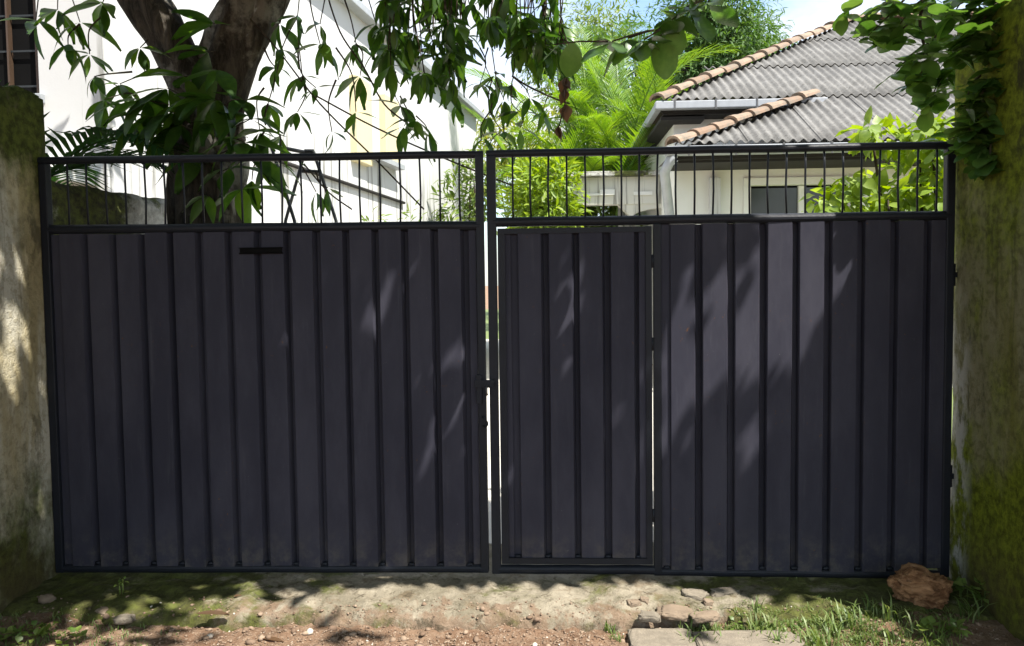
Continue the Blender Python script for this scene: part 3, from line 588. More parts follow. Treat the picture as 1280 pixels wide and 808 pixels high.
# sprays in front of the white wall, left of the trunk
for (px, py, n, ax) in ((72, 12, 6, (60, -60, .8)), (100, 28, 4, (60, -60, .8)), (128, 4, 5, (120, -60, .8)), (45, 25, 3, (40, -60, .8)), (112, 68, 3, (128, 20, .8)), (118, 96, 4, (165, 90, .8)), (150, 105, 4, (200, 85, .85)), (85, 55, 3, (100, 30, .8)), (130, 125, 3, (170, 120, .85)), (175, 60, 4, (200, 20, .85)), (160, 150, 3, (200, 130, .85))): spray(px, py, .8+U(-.08, .08), n+2, .19, ax)
# twigs right of the trunk
for (px, py, n, ax) in ((372, 20, 4, (390, -60, .9)), (352, 62, 4, (372, 20, .9)), (378, 95, 4, (372, 25, .9)), (345, 85, 3, (330, 60, .9)), (335, 130, 5, (350, 70, .9)), (372, 140, 5, (378, 95, .9)), (395, 110, 3, (372, 60, .9)), (350, 170, 5, (335, 130, .9)), (325, 165, 5, (330, 110, .9)), (330, 200, 5, (330, 165, .9)), (350, 205, 3, (350, 170, .9)), (315, 225, 3, (325, 190, .9)), (400, 55, 4, (385, -20, .9)), (445, 55, 5, (420, -30, .85)), (450, 95, 4, (445, 55, .85)), (445, 140, 2, (420, 60, .85)), (415, 165, 2, (420, 100, .85)), (400, 30, 3, (410, -30, .85)), (470, 30, 4, (450, -50, .85)), (350, 30, 4, (345, -30, .9)), (395, 240, 2, (370, 195, .95)), (410, 235, 1, (395, 215, .95))): spray(px, py, ax[2]+U(-.08, .08), n+1, .17, ax)
# dense hanging mass in the middle
for k in range(84):
    px = U(482, 705); top = 0; lim = 118 if px < 640 else 95; py = U(-30, lim-18)*(1-.1*abs(px-585)/110); spray(px, py, U(.45, 1.0), random.choice((5, 6, 7)), U(.13, .19), (px+U(-25, 25), -70, .75), (-80, 5))
for (px, py, n, ax) in ((500, 132, 5, (495, 90, .8)), (505, 158, 5, (500, 132, .8)), (520, 150, 5, (500, 120, .8)), (555, 112, 3, (560, 70, .8)), (570, 130, 2, (560, 70, .8)), (535, 165, 3, (520, 145, .8)), (600, 105, 6, (600, 60, .8)), (620, 110, 6, (610, 60, .8)), (640, 105, 5, (630, 60, .8)), (612, 145, 5, (615, 100, .75)), (630, 125, 4, (620, 90, .75)), (628, 165, 5, (615, 130, .7)), (605, 172, 2, (612, 140, .7)), (650, 140, 3, (640, 105, .7)), (662, 122, 4, (640, 95, .7)), (678, 140, 4, (690, 118, .7)), (650, 160, 3, (655, 138, .7)), (655, 30, 6, (680, -40, .7)), (690, 20, 6, (690, -40, .7)), (700, 55, 4, (690, 10, .7)), (672, 62, 4, (690, 30, .7)), (705, 85, 4, (700, 50, .7)), (640, 182, 2, (630, 160, .65)), (715, 75, 3, (700, 40, .7))): spray(px, py, ax[2], n, .13 if px > 595 else .16, ax, (-85, 10), 0, 360, .003)
# cables and thin vines, run as lianas of the tree
for pts in (((300, 10, .9), (345, 60, .9), (400, 130, .9), (470, 200, 1.0), (530, 262, 1.1)), ((405, -20, .8), (425, 40, .8), (455, 85, .8), (480, 130, .8), (510, 155, .8)), ((640, 95, .7), (660, 108, .7), (690, 122, .7), (712, 130, .7)), ((395, 120, .9), (470, 160, .95), (560, 200, 1.0), (640, 232, 1.1)), ((380, 205, 1.2), (410, 240, 1.2), (440, 262, 1.2))):
    pp, rr = smooth_path([at(*q) for q in pts], [.005]*len(pts), 6); TW.tube(pp, rr, 6)
for k in range(260):  # crown above the view, added to shade trunk and hanging leaves
    q = Vector((random.gauss(-1.1, .7), U(.1, 1.3), U(3.1, 5.0)))
    if topix(q)[1] < -45: LV.extend(whorl(q, 7, .2, (-60, 10)))
foliage(LV, 'lance', 'leaf_mango', MT, 'crown', 300)
t_ = TW.build('twigs', 'twig_bark', MT, True); t_['kind'] = 'stuff'
DL = []
for (px, py, n) in ((707, 95, 5), (705, 108, 4), (708, 128, 4), (698, 155, 5)): DL += whorl(at(px, py, .62), n, .085, (-95, -65), 0, 360, (.9, 1.4))
dd = foliage(DL, 'ovate', 'leaf_dead', MT, 'dead_leaves', 300); 
TW = MB(); TW.tube([at(712, 60, .65), at(709, 95, .62), at(706, 130, .62), at(699, 158, .62)], .004, 6); TW.tube([at(700, 30, .7), at(712, 60, .65)], .004, 6); TW.build('twig', 'twig_bark', MT, True)

# ================================================================== round-leaved tree: stands right of the pier, crown over the gate
RTb = Vector((4.2, -2.6, 0))
RTr = thing('shade_tree', 'round-leaved shade tree spreading its crown over the mossy pier', 'tree', RTb)
p, r_ = smooth_path([RTb+Vector((0, 0, -.1)), RTb+Vector((-.02, 0, .8)), RTb+Vector((-.05, .02, 1.8)), RTb+Vector((-.2, .05, 2.8)), RTb+Vector((-.5, .1, 3.6))], [.30, .22, .20, .18, .15], 6); MB().tube(p, r_, 18, .2).build('trunk', 'bark', RTr, True)
top = RTb+Vector((-.5, .1, 3.6))
for e, m_, rad in (((.2, -2.9, 4.4), (1.7, -2.6, 4.4), .05), ((-1.6, -2.8, 4.6), (.6, -3.0, 4.8), .05), ((.8, -3.4, 4.3), (2.0, -2.9, 4.3), .07), ((1.65, -.25, 3.3), (2.8, -.6, 3.6), .03), ((3.4, .3, 4.2), (3.1, -.4, 4.1), .06), ((-.6, -3.0, 4.4), (1.0, -2.6, 4.5), .05), ((4.6, -2.0, 4.4), (3.8, -1.6, 4.2), .07)):
    p, r_ = smooth_path([top, Vector(m_), Vector(e)], [rad, rad*.7, rad*.3], 8); MB().tube(p, r_, 10, .2).build('branch', 'bark', RTr, True)
LV = []; TW = MB()
def rspray(px, py, Y, n, L, a_, droop=(-50, 25), tr=.004):
    q = at(px, py, Y); a_ = at(*a_) if len(a_) == 3 and not isinstance(a_, Vector) else a_
    m_ = a_.lerp(q, .5)+Vector((U(-.02, .02), U(-.02, .02), U(0, .03))); pp, rr = smooth_path([a_, m_, q], [tr*1.6, tr, tr*.6], 4); TW.tube(pp, rr, 6)
    for t in (.45, .7, .88, 1.0):
        c_ = a_.lerp(m_, t*2) if t < .5 else m_.lerp(q, t*2-1)
        LV.extend(whorl(c_, max(2, int(n*(.5+.5*t))), L, droop, U(0, 360)))
for (px, py, Y, n, ax) in ((1055, 18, -.35, 3, (1110, -30, -.3)), (1085, 45, -.35, 4, (1130, 0, -.3)), (1080, 30, -.3, 3, (1140, -20, -.3)), (1110, 60, -.35, 4, (1150, 20, -.3)), (1125, 30, -.4, 4, (1170, -10, -.35)), (1118, 92, -.35, 3, (1160, 55, -.3)), (1150, 75, -.35, 5, (1180, 30, -.3)), (1140, 105, -.35, 4, (1185, 70, -.3)), (1165, 120, -.35, 5, (1195, 80, -.3)), (1160, 135, -.35, 3, (1175, 105, -.3)), (1170, 45, -.3, 5, (1210, 0, -.3)), (1190, 20, -.35, 5, (1220, -30, -.3)), (1195, 70, -.35, 5, (1230, 30, -.3)), (1180, 95, -.3, 5, (1215, 60, -.3)), (1215, 45, -.4, 5, (1250, 0, -.35)), (1235, 70, -.4, 4, (1260, 30, -.35)), (1245, 25, -.4, 5, (1275, -20, -.35)), (1265, 60, -.4, 4, (1285, 20, -.35)), (1205, 135, -.35, 4, (1225, 95, -.3)), (1225, 120, -.4, 4, (1240, 85, -.35)), (1245, 95, -.4, 4, (1265, 60, -.35)), (1270, 95, -.45, 4, (1290, 60, -.4)), (1215, 165, -.35, 5, (1225, 125, -.3)), (1240, 155, -.4, 5, (1245, 110, -.35)), (1225, 190, -.35, 6, (1230, 155, -.3)), (1245, 185, -.35, 6, (1245, 150, -.35)), (1205, 180, -.3, 3, (1222, 150, -.3)), (1255, 210, -.4, 4, (1245, 170, -.35)), (1235, 210, -.4, 4, (1235, 170, -.35)), (1275, 20, -.4, 5, (1300, -20, -.4)), (1100, 10, -.35, 4, (1140, -40, -.3)), (1150, 10, -.35, 5, (1180, -40, -.3)), (1225, 5, -.35, 5, (1240, -50, -.3)), (1175, 185, -.25, 2, (1205, 168, -.3))):
    dY = .75 if px < 1188 else .13
    rspray(px, py, Y+dY, n+(0 if px < 1188 else 2), .105 if px < 1188 else .09, (ax[0], ax[1], ax[2]+dY))
pp, rr = smooth_path([Vector((1.7, -.26, 3.3)), at(1240, -60, -.22), at(1245, 30, -.23), at(1240, 110, -.23), at(1236, 180, -.23)], [.02, .014, .010, .008, .005], 6); TW.tube(pp, rr, 8)
pp, rr = smooth_path([Vector((1.65, -.25, 3.3)), at(1180, -50, .42), at(1150, 20, .43), at(1165, 90, .42)], [.018, .012, .008, .005], 6); TW.tube(pp, rr, 8)
# near twig of broad leaves
for (px, py, Y, n, L_, ax) in ((765, 52, -.5, 4, .135, (850, 35, -.5)), (785, 48, -.48, 4, .135, (850, 35, -.5)), (805, 50, -.5, 5, .135, (860, 25, -.5)), (825, 45, -.5, 4, .135, (860, 25, -.5)), (840, 25, -.5, 5, .135, (880, 0, -.5)), (865, 12, -.5, 5, .135, (900, -50, -.5)), (885, 5, -.5, 4, .135, (905, -60, -.5)), (860, -5, -.5, 4, .135, (905, -60, -.5))):
    q = at(px, py, Y); LV.extend(whorl(q, n, L_, (-60, 15), U(0, 360), 360, (1., 1.25))); pp, rr = smooth_path([at(*ax), at(ax[0]*.5+px*.5, ax[1]*.5+py*.5-4, Y), q], [.005, .004, .003], 4); TW.tube(pp, rr, 6)
TW.tube([at(760, 52, -.5), at(725, 52, -.5), at(692, 56, -.5)], [.004, .003, .002], 6); TW.tube([at(900, -50, -.5), Vector((1.2, -.8, 3.5)), Vector((1.4, -1.2, 4.3))], [.005, .007, .010], 6)
LV += [(at(716, 52, -.5), Vector((-.1, .1, -1)), Vector((.2, -1, .2)), .13, 1.15, 1), (at(700, 55, -.5), Vector((-.6, .2, -.5)), Vector((0, -.3, 1)), .09, 1., 2)]
foliage(LV, 'round', 'leaf_round', RTr, 'crown', 300)
# unseen overhead canopy; leaves left out so sun lands on chosen spots
GATE_LIT = [(1.32, 1.52, .25, .24, 1.), (1.05, 1.16, .14, .42, 1.), (.87, 1.42, .10, .28, .95), (1.13, .56, .06, .15, .9), (1.62, 1.50, .07, .14, .8), (-.5, 1.3, .12, .24, .75), (-.12, .85, .22, .32, .95), (-.72, 1.42, .07, .16, .7), (.28, 1.25, .15, .28, .95), (.80, .98, .13, .28, .9), (.1, .45, .12, .2, .5), (-1.0, 1.25, .05, .18, .5), (.58, .65, .11, .22, .85), (-.35, .5, .10, .2, .8)]
GND_LIT = [(.05, -.26, .85, .28, 1.), (.2, -.68, 1.0, .28, 1.), (1.2, -.70, .70, .28, 1.), (-.95, -.35, .4, .25, .75), (-.6, -.75, .6, .22, .9), (-1.55, -.4, .4, .25, .65), (-1.4, -.75, .5, .2, .7), (1.1, -.3, .4, .18, .75), (1.6, -.35, .2, .2, .5)]
PIER_LIT = [(-.25, 1.25, .25, .55, .8), (-.5, .8, .2, .4, .6), (-.15, .5, .15, .3, .6)]
GATE_LIT = [(x+.03, z, a_+.055, b_+.06, min(1, s_*1.12)) for x, z, a_, b_, s_ in GATE_LIT]; GND_LIT = [(x+.03, y, a_+.07, b_+.06, min(1, s_*1.15)) for x, y, a_, b_, s_ in GND_LIT]
def lit(p):
    best = 0
    t = p.y/SUN.y; h = p-SUN*t     # gate plane y = 0
    if p.y < 0 and h.z > 0 and abs(h.x) < 2.1:
        for x, z, a_, b_, s_ in GATE_LIT:
            d = ((h.x-x)/a_)**2+((h.z-z)/b_)**2; best = max(best, s_*math.exp(-max(0, d-.6)*1.2))
    t = (p.x+2.1)/SUN.x; h = p-SUN*t
    if -1.2 < h.y < 0 and h.z > 0:
        for y, z, a_, b_, s_ in PIER_LIT:
            d = ((h.y-y)/a_)**2+((h.z-z)/b_)**2; best = max(best, s_*math.exp(-max(0, d-.6)*1.2))
    best *= .88+.5*noise.noise(p*2.6)
    t = p.z/SUN.z; h = p-SUN*t
    if h.y < 0:
        for x, y, a_, b_, s_ in GND_LIT:
            d = ((h.x-x)/a_)**2+((h.y-y)/b_)**2; best = max(best, s_*math.exp(-max(0, d-.6)*1.2))
    for c_ in (Vector((1.85, -.2, 2.35)), Vector((1.7, .4, 2.75))):
        w_ = p-c_; q = w_-SUN*w_.dot(SUN); best = max(best, .9*math.exp(-max(0, (q.length/.36)**2-.5)))
    return best
CV = []; cnt = 0
for k in range(15000):  # extra leaves packed out of view to deepen the shade on the gate
    p_ = Vector((U(-2.6, 3.2), U(-2.2, -.25), U(3.45, 4.8)))
    if random.random() < lit(p_)*1.2: continue
    az_ = U(0, 6.283); el = math.radians(U(-40, 15)); CV.append((p_, Vector((math.cos(az_)*math.cos(el), math.sin(az_)*math.cos(el), math.sin(el))), Vector((U(-.5, .5), U(-.5, .5), 1)), U(.11, .18), U(.9, 1.25), random.randrange(99)))
while cnt < 20000:
    cnt += 1
    p_ = Vector((U(-3.6, 5.4), U(-6.6, .1), 0)); edge = math.hypot((p_.x-.9)/4.8, (p_.y+2.9)/3.6)
    if edge > 1+.15*noise.noise(Vector((p_.x, p_.y, 0))): continue
    p_.z = 3.35+U(0, 1.0)*(2.2-1.3*edge*edge)
    if random.random() < lit(p_)*1.08: continue
    if p_.y > -.2 and p_.z < 3.3: continue
    az_ = U(0, 6.283); el = math.radians(U(-50, 15)); d = Vector((math.cos(az_)*math.cos(el), math.sin(az_)*math.cos(el), math.sin(el)))
    CV.append((p_, d, Vector((U(-.5, .5), U(-.5, .5), 1)), U(.11, .19), U(.9, 1.25), random.randrange(99)))
scatter('canopy', CV, 'blob', 'leaf_round', RTr)
t_ = TW.build('twigs', 'twig_bark', RTr, True); t_['kind'] = 'stuff'

# ================================================================== palms
def frond_mesh(L, lw, nl, droop, mat, up=.9, vee=.5, base_bare=.15, lwf=.017):
    """arching frond along +Y rising by `up` then drooping; one mesh"""
    mb_v = []; mb_f = []; pts = []
    for k in range(15):
        t = k/14; pts.append(Vector((0, L*(t*.9), L*(up*t-droop*t*t))))
    tb = MB().tube(pts, [max(.002, .013*(L/1.5)*(1-.9*k/14)) for k in range(15)], 5); mb_v += tb.v; mb_f += tb.f
    for k in range(nl):
        t = base_bare+(1-base_bare)*k/(nl-1); i = min(13, int(t*14)); u_ = t*14-i; p_ = pts[i].lerp(pts[i+1], u_); tg = (pts[i+1]-pts[i]).normalized()
        l = lw*(.35+.65*math.sin(math.pi*min(1, .18+t*.80)))*U(.9, 1.1)
        for s_ in (-1, 1):
            d = (Vector((s_*1.0, 0, 0))*.8+tg*(.55+.5*t)+Vector((0, 0, vee*.6))).normalized(); sd = d.cross(Vector((0, 0, 1))).normalized(); w = l*lwf+.004; b = len(mb_v)
            dr = Vector((0, 0, -1))*l; q1 = p_+d*l*.45+dr*.04; q2 = p_+d*l+dr*U(.18, .36)
            mb_v += [p_-sd*w*.4, p_+sd*w*.4, q1-sd*w+Vector((0, 0, .3*w)), q1+sd*w+Vector((0, 0, .3*w)), q2, q1]
            mb_f += [[b, b+5, b+2], [b, b+1, b+5], [b+1, b+3, b+5], [b+2, b+5, b+4], [b+5, b+3, b+4]]
    return mesh('frond', mb_v, mb_f, mat, False)
def rotz(a): return Matrix.Rotation(a, 4, 'Z')
def palm(name, label, loc, stems, meshes, tilt, n, mat_stem, hs, group=None, azs=None):
    P = thing(name, label, 'palm', loc, group); loc = Vector(loc)
    for dx, dy, h in stems:
        b = loc+Vector((dx, dy, -.05)); t_ = b+Vector((dx*.35, dy*.35, h)); pp, rr = smooth_path([b, b.lerp(t_, .5)+Vector((U(-.08, .08), U(-.08, .08), 0)), t_], [.06*hs, .05*hs, .04*hs], 5); MB().tube(pp, rr, 8).build('stem', mat_stem, P, True)
        for k in range(n):
            az_ = (azs[k] if azs else 2*math.pi*(k+U(-.25, .25))/n); s_ = U(.8, 1.12)
            mw = Matrix.Translation(t_)@rotz(az_)@Matrix.Rotation(U(*tilt), 4, 'X')@Matrix.Scale(s_, 4); obj('frond', random.choice(meshes), P, mw)
    return P
fr = [frond_mesh(2.5, .66, 44, d, 'leaf_palm', u_) for d, u_ in ((.75, 1.15), (.55, 1.3), (1.0, 1.2))]
pal = at(775, 240, 10.6); palm('areca_palm', 'bright green feathery palm clump rising behind the flat porch', (pal.x, 10.6, 0), ((0, 0, 3.3), (-.6, .25, 2.6), (.55, .1, 3.2), (-.15, -.4, 2.3), (-1.1, .3, 2.2), (.2, .6, 4.0), (-.4, .5, 3.6)), fr, (-.1, .75), 7, 'leaf_hedge', 1.)
pal = at(730, 240, 12.0); palm('areca_palm', 'shorter feathery palm clump beside the taller one beyond the porch', (pal.x, 12.2, 0), ((0, 0, 2.6), (-.6, .2, 2.0), (.5, .2, 3.0), (.1, -.3, 1.6)), fr, (-.1, .6), 8, 'leaf_hedge', 1.)
frc = [frond_mesh(3.4, .8, 44, .95, 'leaf_far', 1.0)]
pal = at(768, 20, 26); palm('coconut_palm', 'tall slender coconut palm in the distance behind the feathery palms', (pal.x, 26, 0), ((0, 0, 9.6),), frc, (-.5, .5), 11, 'bark', 2.4)
frd = [frond_mesh(1.15, .46, 22, .55, 'leaf_darkpalm', .72, .35, .1, .036)]
palm('garden_palm', 'small dark palm arching its fronds over the mossy boundary wall', (-2.75, .95, 0), ((0, 0, 2.12),), frd, (-.25, .1), 7, 'bark', .9, None, [math.radians(q) for q in (-85, -62, -112, -40, 20, 110, 180)])

# ================================================================== shrubs, hedge, far trees
def cloud(c, rad, n, L_, kind_dir='out', shell=.55, droop=-.25, wv=(.9, 1.3), lump=.35, sc_=1.6, minz=None):
    out = []; c = Vector(c); seed = U(0, 50)
    while len(out) < n:
        d = Vector((random.gauss(0, 1), random.gauss(0, 1), random.gauss(0, 1))).normalized(); rr = (U(shell**3, 1))**(1/3)*(1+lump*fbm(d.x*sc_+seed, d.y*sc_, d.z*sc_, 3))
        p_ = c+Vector((d.x*rad[0]*rr, d.y*rad[1]*rr, d.z*rad[2]*rr))
        if noise.noise(p_*(2.2/max(rad))*1.7+Vector((seed, 0, 0))) < -.16: continue
        if minz is not None and p_.z < minz: continue
        dv = (d+Vector((U(-.9, .9), U(-.9, .9), U(-.9, .9)+droop))).normalized(); out.append((p_, dv, (d+Vector((U(-.6, .6), U(-.6, .6), .8+U(-.3, .3)))), L_*U(.7, 1.25), U(*wv), random.randrange(99)))
    return out
def stems(parent, b, tips, r, mat='twig_bark', name='branch'):
    for t_ in tips:
        pp, rr = smooth_path([b, Vector(b).lerp(Vector(t_), .5)+Vector((U(-.06, .06), U(-.06, .06), .08)), t_], [r, r*.7, r*.3], 5); MB().tube(pp, rr, 7, .1).build(name, mat, parent, True)
def shrub(name, label, px, py, Y, rad, n, L_, mat, kind='blob', cat='shrub', ind=300, group=None, lumps=1, minpx=10, wv=(.9, 1.3)):
    c = at(px, py, Y); P = thing(name, label, cat, (c.x, Y, 0), group); L__ = []
    for k in range(lumps):
        o_ = Vector((U(-.5, .5)*rad[0], U(-.3, .3)*rad[1], U(-.35, .35)*rad[2])) if lumps > 1 else Vector()
        L__ += cloud(c+o_, tuple(q*(.62 if lumps > 1 else 1) for q in rad), n//lumps, L_, wv=wv, minz=.03)
    foliage(L__, kind, mat, P, 'crown', ind, minpx)
    stems(P, Vector((c.x, Y, -.03)), [c+Vector((U(-.5, .5)*rad[0], U(-.3, .3)*rad[1], U(-.2, .5)*rad[2])) for q in range(5)], .025+.01*rad[2]); return P
shrub('hedge_shrub', 'broad lime green shrub between the white house and the porch', 655, 262, 7.6, (.75, .7, 1.15), 2600, .17, 'leaf_lime', 'small', lumps=3, minpx=14)
shrub('hedge_shrub', 'leafy green shrub growing under the flat porch roof', 730, 285, 10.4, (1.1, .6, 1.1), 1500, .13, 'leaf_hedge', 'blob', lumps=3)
shrub('hedge_shrub', 'pale green shrub at the far corner of the white house', 592, 262, 9.5, (.55, .5, 1.2), 900, .17, 'leaf_hedge', 'small', lumps=2)
shrub('hedge_shrub', 'yellow green bushy tree far behind the lime shrub', 655, 195, 19, (3.2, 1.6, 1.6), 3600, .26, 'leaf_yellow', 'small', lumps=4)
shrub('hedge_shrub', 'tangled mid green shrub between lime shrub and palms', 705, 225, 13, (1.5, .9, 1.4), 2000, .2, 'leaf_hedge', 'small', lumps=3)
for px, py, Y, lab in ((470, 268, 5.2, 'small weed sprouting against the stained white wall'), (515, 270, 5.8, 'smaller weed sprig sprouting against the bare white wall')): shrub('weed_sprig', lab, px, py+18, Y, (.16, .14, .28), 45, .12, 'leaf_hedge', 'small', 'weed', 60)
# lime vine shrub behind the right leaf
c = at(1120, 250, 1.7); VS = thing('vine_shrub', 'sunlit lime green leafy vine shrub between gate and bungalow', 'shrub', (c.x+.2, 1.7, 0)); LL = []
for px, py, rx, rz_, n in ((1150, 235, .28, .28, 170), (1165, 190, .17, .2, 90), (1100, 255, .28, .16, 110), (1050, 245, .2, .1, 65), (1035, 262, .16, .08, 40), (1110, 172, .22, .07, 65), (1085, 165, .12, .05, 30), (1160, 165, .14, .10, 40), (1140, 275, .35, .25, 120), (1090, 310, .4, .25, 100), (1175, 260, .16, .3, 80), (1065, 225, .08, .05, 14)):
    LL += cloud(at(px, py, 1.7+U(-.1, .2)), (rx, .22, rz_), n, .105, shell=.2, droop=-.6, wv=(1.0, 1.4))
foliage(LL, 'ovate', 'leaf_lime', VS, 'crown', 300); stems(VS, Vector((c.x+.2, 1.72, -.03)), [at(px, py, 1.75) for px, py in ((1150, 200), (1165, 160), (1090, 170), (1050, 245), (1110, 250), (1035, 262), (1140, 240))], .022)
# big far tree and others
def tree(name, label, px, py, Y, rad, n, L_, mat, lumps, trunk_r, kind='small'):
    c = at(px, py, Y); P = thing(name, label, 'tree', (c.x, Y, 0)); L__ = []; tips = []
    for k in range(lumps):
        d = Vector((random.gauss(0, 1), random.gauss(0, 1), random.gauss(0, .9))).normalized(); o_ = Vector((d.x*rad[0]*.62, d.y*rad[1]*.62, d.z*rad[2]*.62)); tips.append(c+o_)
        L__ += cloud(c+o_, tuple(q*U(.36, .5) for q in rad), n//lumps, L_, shell=.35, droop=-.5, sc_=2.2)
    scatter('crown', L__, kind, mat, P); pp, rr = smooth_path([Vector((c.x, Y, -.1)), Vector((c.x+.1, Y, c.z*.35)), Vector((c.x, Y, c.z-.3*rad[2]))], [trunk_r*1.3, trunk_r, trunk_r*.7], 6); MB().tube(pp, rr, 12, .2).build('trunk', 'bark', P, True)
    for t_ in tips: pp, rr = smooth_path([Vector((c.x, Y, c.z-.4*rad[2])), Vector((c.x, Y, c.z-.1*rad[2])).lerp(t_, .5), t_], [trunk_r*.5, trunk_r*.35, .02], 4); MB().tube(pp, rr, 7).build('branch', 'bark', P, True)
tree('far_tree', 'large dark green leafy tree rising behind the bungalow roof', 868, 72, 17, (2.4, 2.0, 2.3), 16000, .17, 'leaf_far', 34, .22)
tree('far_tree', 'smaller tree topping the ridge tiles behind the bungalow', 955, 75, 19, (1.1, 1.2, 1.2), 4500, .16, 'leaf_far', 14, .12)
tree('far_tree', 'pale hazy tree far behind the feathery palms', 735, 80, 30, (3.2, 2.2, 3.0), 5000, .26, 'leaf_hedge', 16, .2)
tree('far_tree', 'dense tree standing behind the palms beside the bungalow', 800, 150, 20, (2.6, 2.0, 3.0), 6000, .22, 'leaf_far', 16, .2)

# ================================================================== small things on the ground
def ground_z(x, y): return az(x, y) if y > front(x) and abs(x) < 2.2 else gz(x, y)
def gp(px, py, dz=0.):
    """point of the ground seen at a pixel"""
    d = ray(px, py); t = (CAM.z-0.0)/-d.z
    for k in range(6): p_ = CAM+d*t; t = (CAM.z-ground_z(p_.x, p_.y))/-d.z
    p_ = CAM+d*t; p_.z += dz; return p_
def rock(name, p_, s, mat, label, cat='stone', sub=3, rough=.35, rotz_=0., group=None, sink=.25, cut=.0):
    bm = bmesh.new(); bmesh.ops.create_icosphere(bm, subdivisions=sub, radius=1); sd = Vector((p_[0]*7, p_[1]*9, s[0]*30))
    R_ = Matrix.Rotation(rotz_, 3, 'Z')
    for v in bm.verts:
        c = v.co; q = Vector([math.copysign(abs(k)**(1-cut), k) for k in c]); k = 1+rough*fbm(c.x*1.3+sd.x, c.y*1.3+sd.y, c.z*1.3+sd.z, 3)+rough*.35*fbm(c.x*5+sd.x, c.y*5, c.z*7, 3)
        v.co = R_@Vector((q.x*s[0]*k, q.y*s[1]*k, q.z*s[2]*k))+Vector((p_[0], p_[1], p_[2]+s[2]*(1-2*sink)))
    me = bpy.data.meshes.new(name); bm.to_mesh(me); bm.free(); me.materials.append(M[mat]); me.polygons.foreach_set('use_smooth', [True]*len(me.polygons)); return tag(obj(name, me), label, cat, group)
rock('laterite_block', gp(1152, 752), (.108, .080, .075), 'laterite', 'rough reddish brown laterite block lying against the mossy pier', 'stone', 5, .42, -.35, None, .12, .2)
rock('stone', gp(58, 752), (.034, .028, .022), 'stone_brown', 'small rounded brown stone at the foot of the ochre pier', sub=3)
SG = 'flat stones bedded in the broken apron edge'
for px, py, sx, sy, m_, lab in ((845, 767, .075, .05, 'stone_brown', 'broad flat brown stone bedded at the broken apron edge'), (868, 745, .055, .035, 'stone_grey', 'squarish grey stone sunk in moss near the wicket hinge'), (792, 756, .03, .022, 'stone_brown', 'small brown stone wedged beside the moss patch'), (880, 772, .06, .03, 'stone_brown', 'long low brown stone beside the grass'), (812, 772, .045, .025, 'stone_grey', 'low grey stone behind the stepping slab'), (885, 755, .022, .018, 'stone_brown', 'little brown stone among weeds'), (905, 742, .06, .03, 'stone_grey', 'grey stone half covered by moss below the panels'), (805, 752, .02, .016, 'stone_brown', 'tiny brown stone in the mossy crack'), (125, 765, .05, .03, 'stone_brown', 'flat brown stone in the moss by the ochre pier'), (155, 775, .04, .025, 'stone_grey', 'flat grey stone in the moss by the ochre pier')):
    rock('stone', gp(px, py), (sx, sy, .017), m_, lab, 'stone', 4, .28, U(-.4, .4), SG, .44, .42)
for px0, px1, py, lab in ((785, 868, 800, 'worn flat stepping slab with a square left end in the dirt'), (872, 1000, 806, 'worn flat stepping slab lying beside the grass')):
    a_ = gp(px0, py); b_ = gp(px1, py); c_ = (a_+b_)/2; rock('paving_slab', Vector((c_.x, c_.y-.035, max(gz(c_.x, c_.y), -.05)-.005)), ((b_.x-a_.x)/2*1.02, .095, .024), 'stone_grey', lab, 'slab', 5, .10, 0, 'stepping slabs in the dirt', .25, .68)
# gravel
def gravel(n):
    bm = bmesh.new(); bmesh.ops.create_icosphere(bm, subdivisions=1, radius=1); bv = np.array([v.co[:] for v in bm.verts]); bf = np.array([[v.index for v in f.verts] for f in bm.faces]); bm.free(); Vs = []; Fs = []
    for k in range(n):
        x = U(-2.1, 2.1) if random.random() < .4 else random.gauss(-.3, .8); y = front(x)-.02+random.gauss(-.10, .08) if random.random() < .75 else U(-.95, -.25)
        if abs(x) > 2.1 or y > -.08: continue
        s = .0022+.0042*random.random()**2+(.013*random.random() if random.random() < .045 else 0)
        P_ = bv*(1+rng.normal(0, .16, (len(bv), 1)))*np.array([s*U(.8, 1.5), s*U(.8, 1.3), s*U(.5, .9)]); a_ = U(0, 6.28); ca_, sa_ = math.cos(a_), math.sin(a_)
        P_ = np.stack([P_[:, 0]*ca_-P_[:, 1]*sa_, P_[:, 0]*sa_+P_[:, 1]*ca_, P_[:, 2]], 1)+np.array([x, y, ground_z(x, y)+s*.35]); Fs.append(bf+len(Vs)*len(bv)); Vs.append(P_)
    o = obj('gravel', mesh('gravel', np.concatenate(Vs), np.concatenate(Fs), 'pebble')); tag(o, 'loose gravel and crumbs scattered over the dirt and apron', 'gravel', None, 'stuff')
gravel(4200)
# grass
def blades(spots, name, label):
    v = []; f = []
    for x, y, h, n, spread in spots:
        for k in range(n):
            a_ = U(0, 6.28); r = spread*math.sqrt(random.random()); bx = x+r*math.cos(a_); by = y+r*math.sin(a_); bz = ground_z(bx, by)-.004; L_ = h*U(.5, 1.2); az_ = U(0, 6.28); ln = U(.2, .95); w = L_*.028+.0012; sx, sy = -math.sin(az_), math.cos(az_); b = len(v)
            for t in (0, .35, .7):
                q = Vector((bx+math.cos(az_)*ln*L_*t*t, by+math.sin(az_)*ln*L_*t*t, bz+L_*(t-.35*ln*t*t))); ww = w*(1-.45*t); v += [q-Vector((sx, sy, 0))*ww, q+Vector((sx, sy, 0))*ww]
            v.append(Vector((bx+math.cos(az_)*ln*L_, by+math.sin(az_)*ln*L_, bz+L_*(1-.5*ln)))); f += [[b, b+1, b+3, b+2], [b+2, b+3, b+5, b+4], [b+4, b+5, b+6]]
    o = obj(name, mesh(name, v, f, 'grass', True)); return tag(o, label, 'grass', None, 'stuff')
sp = []
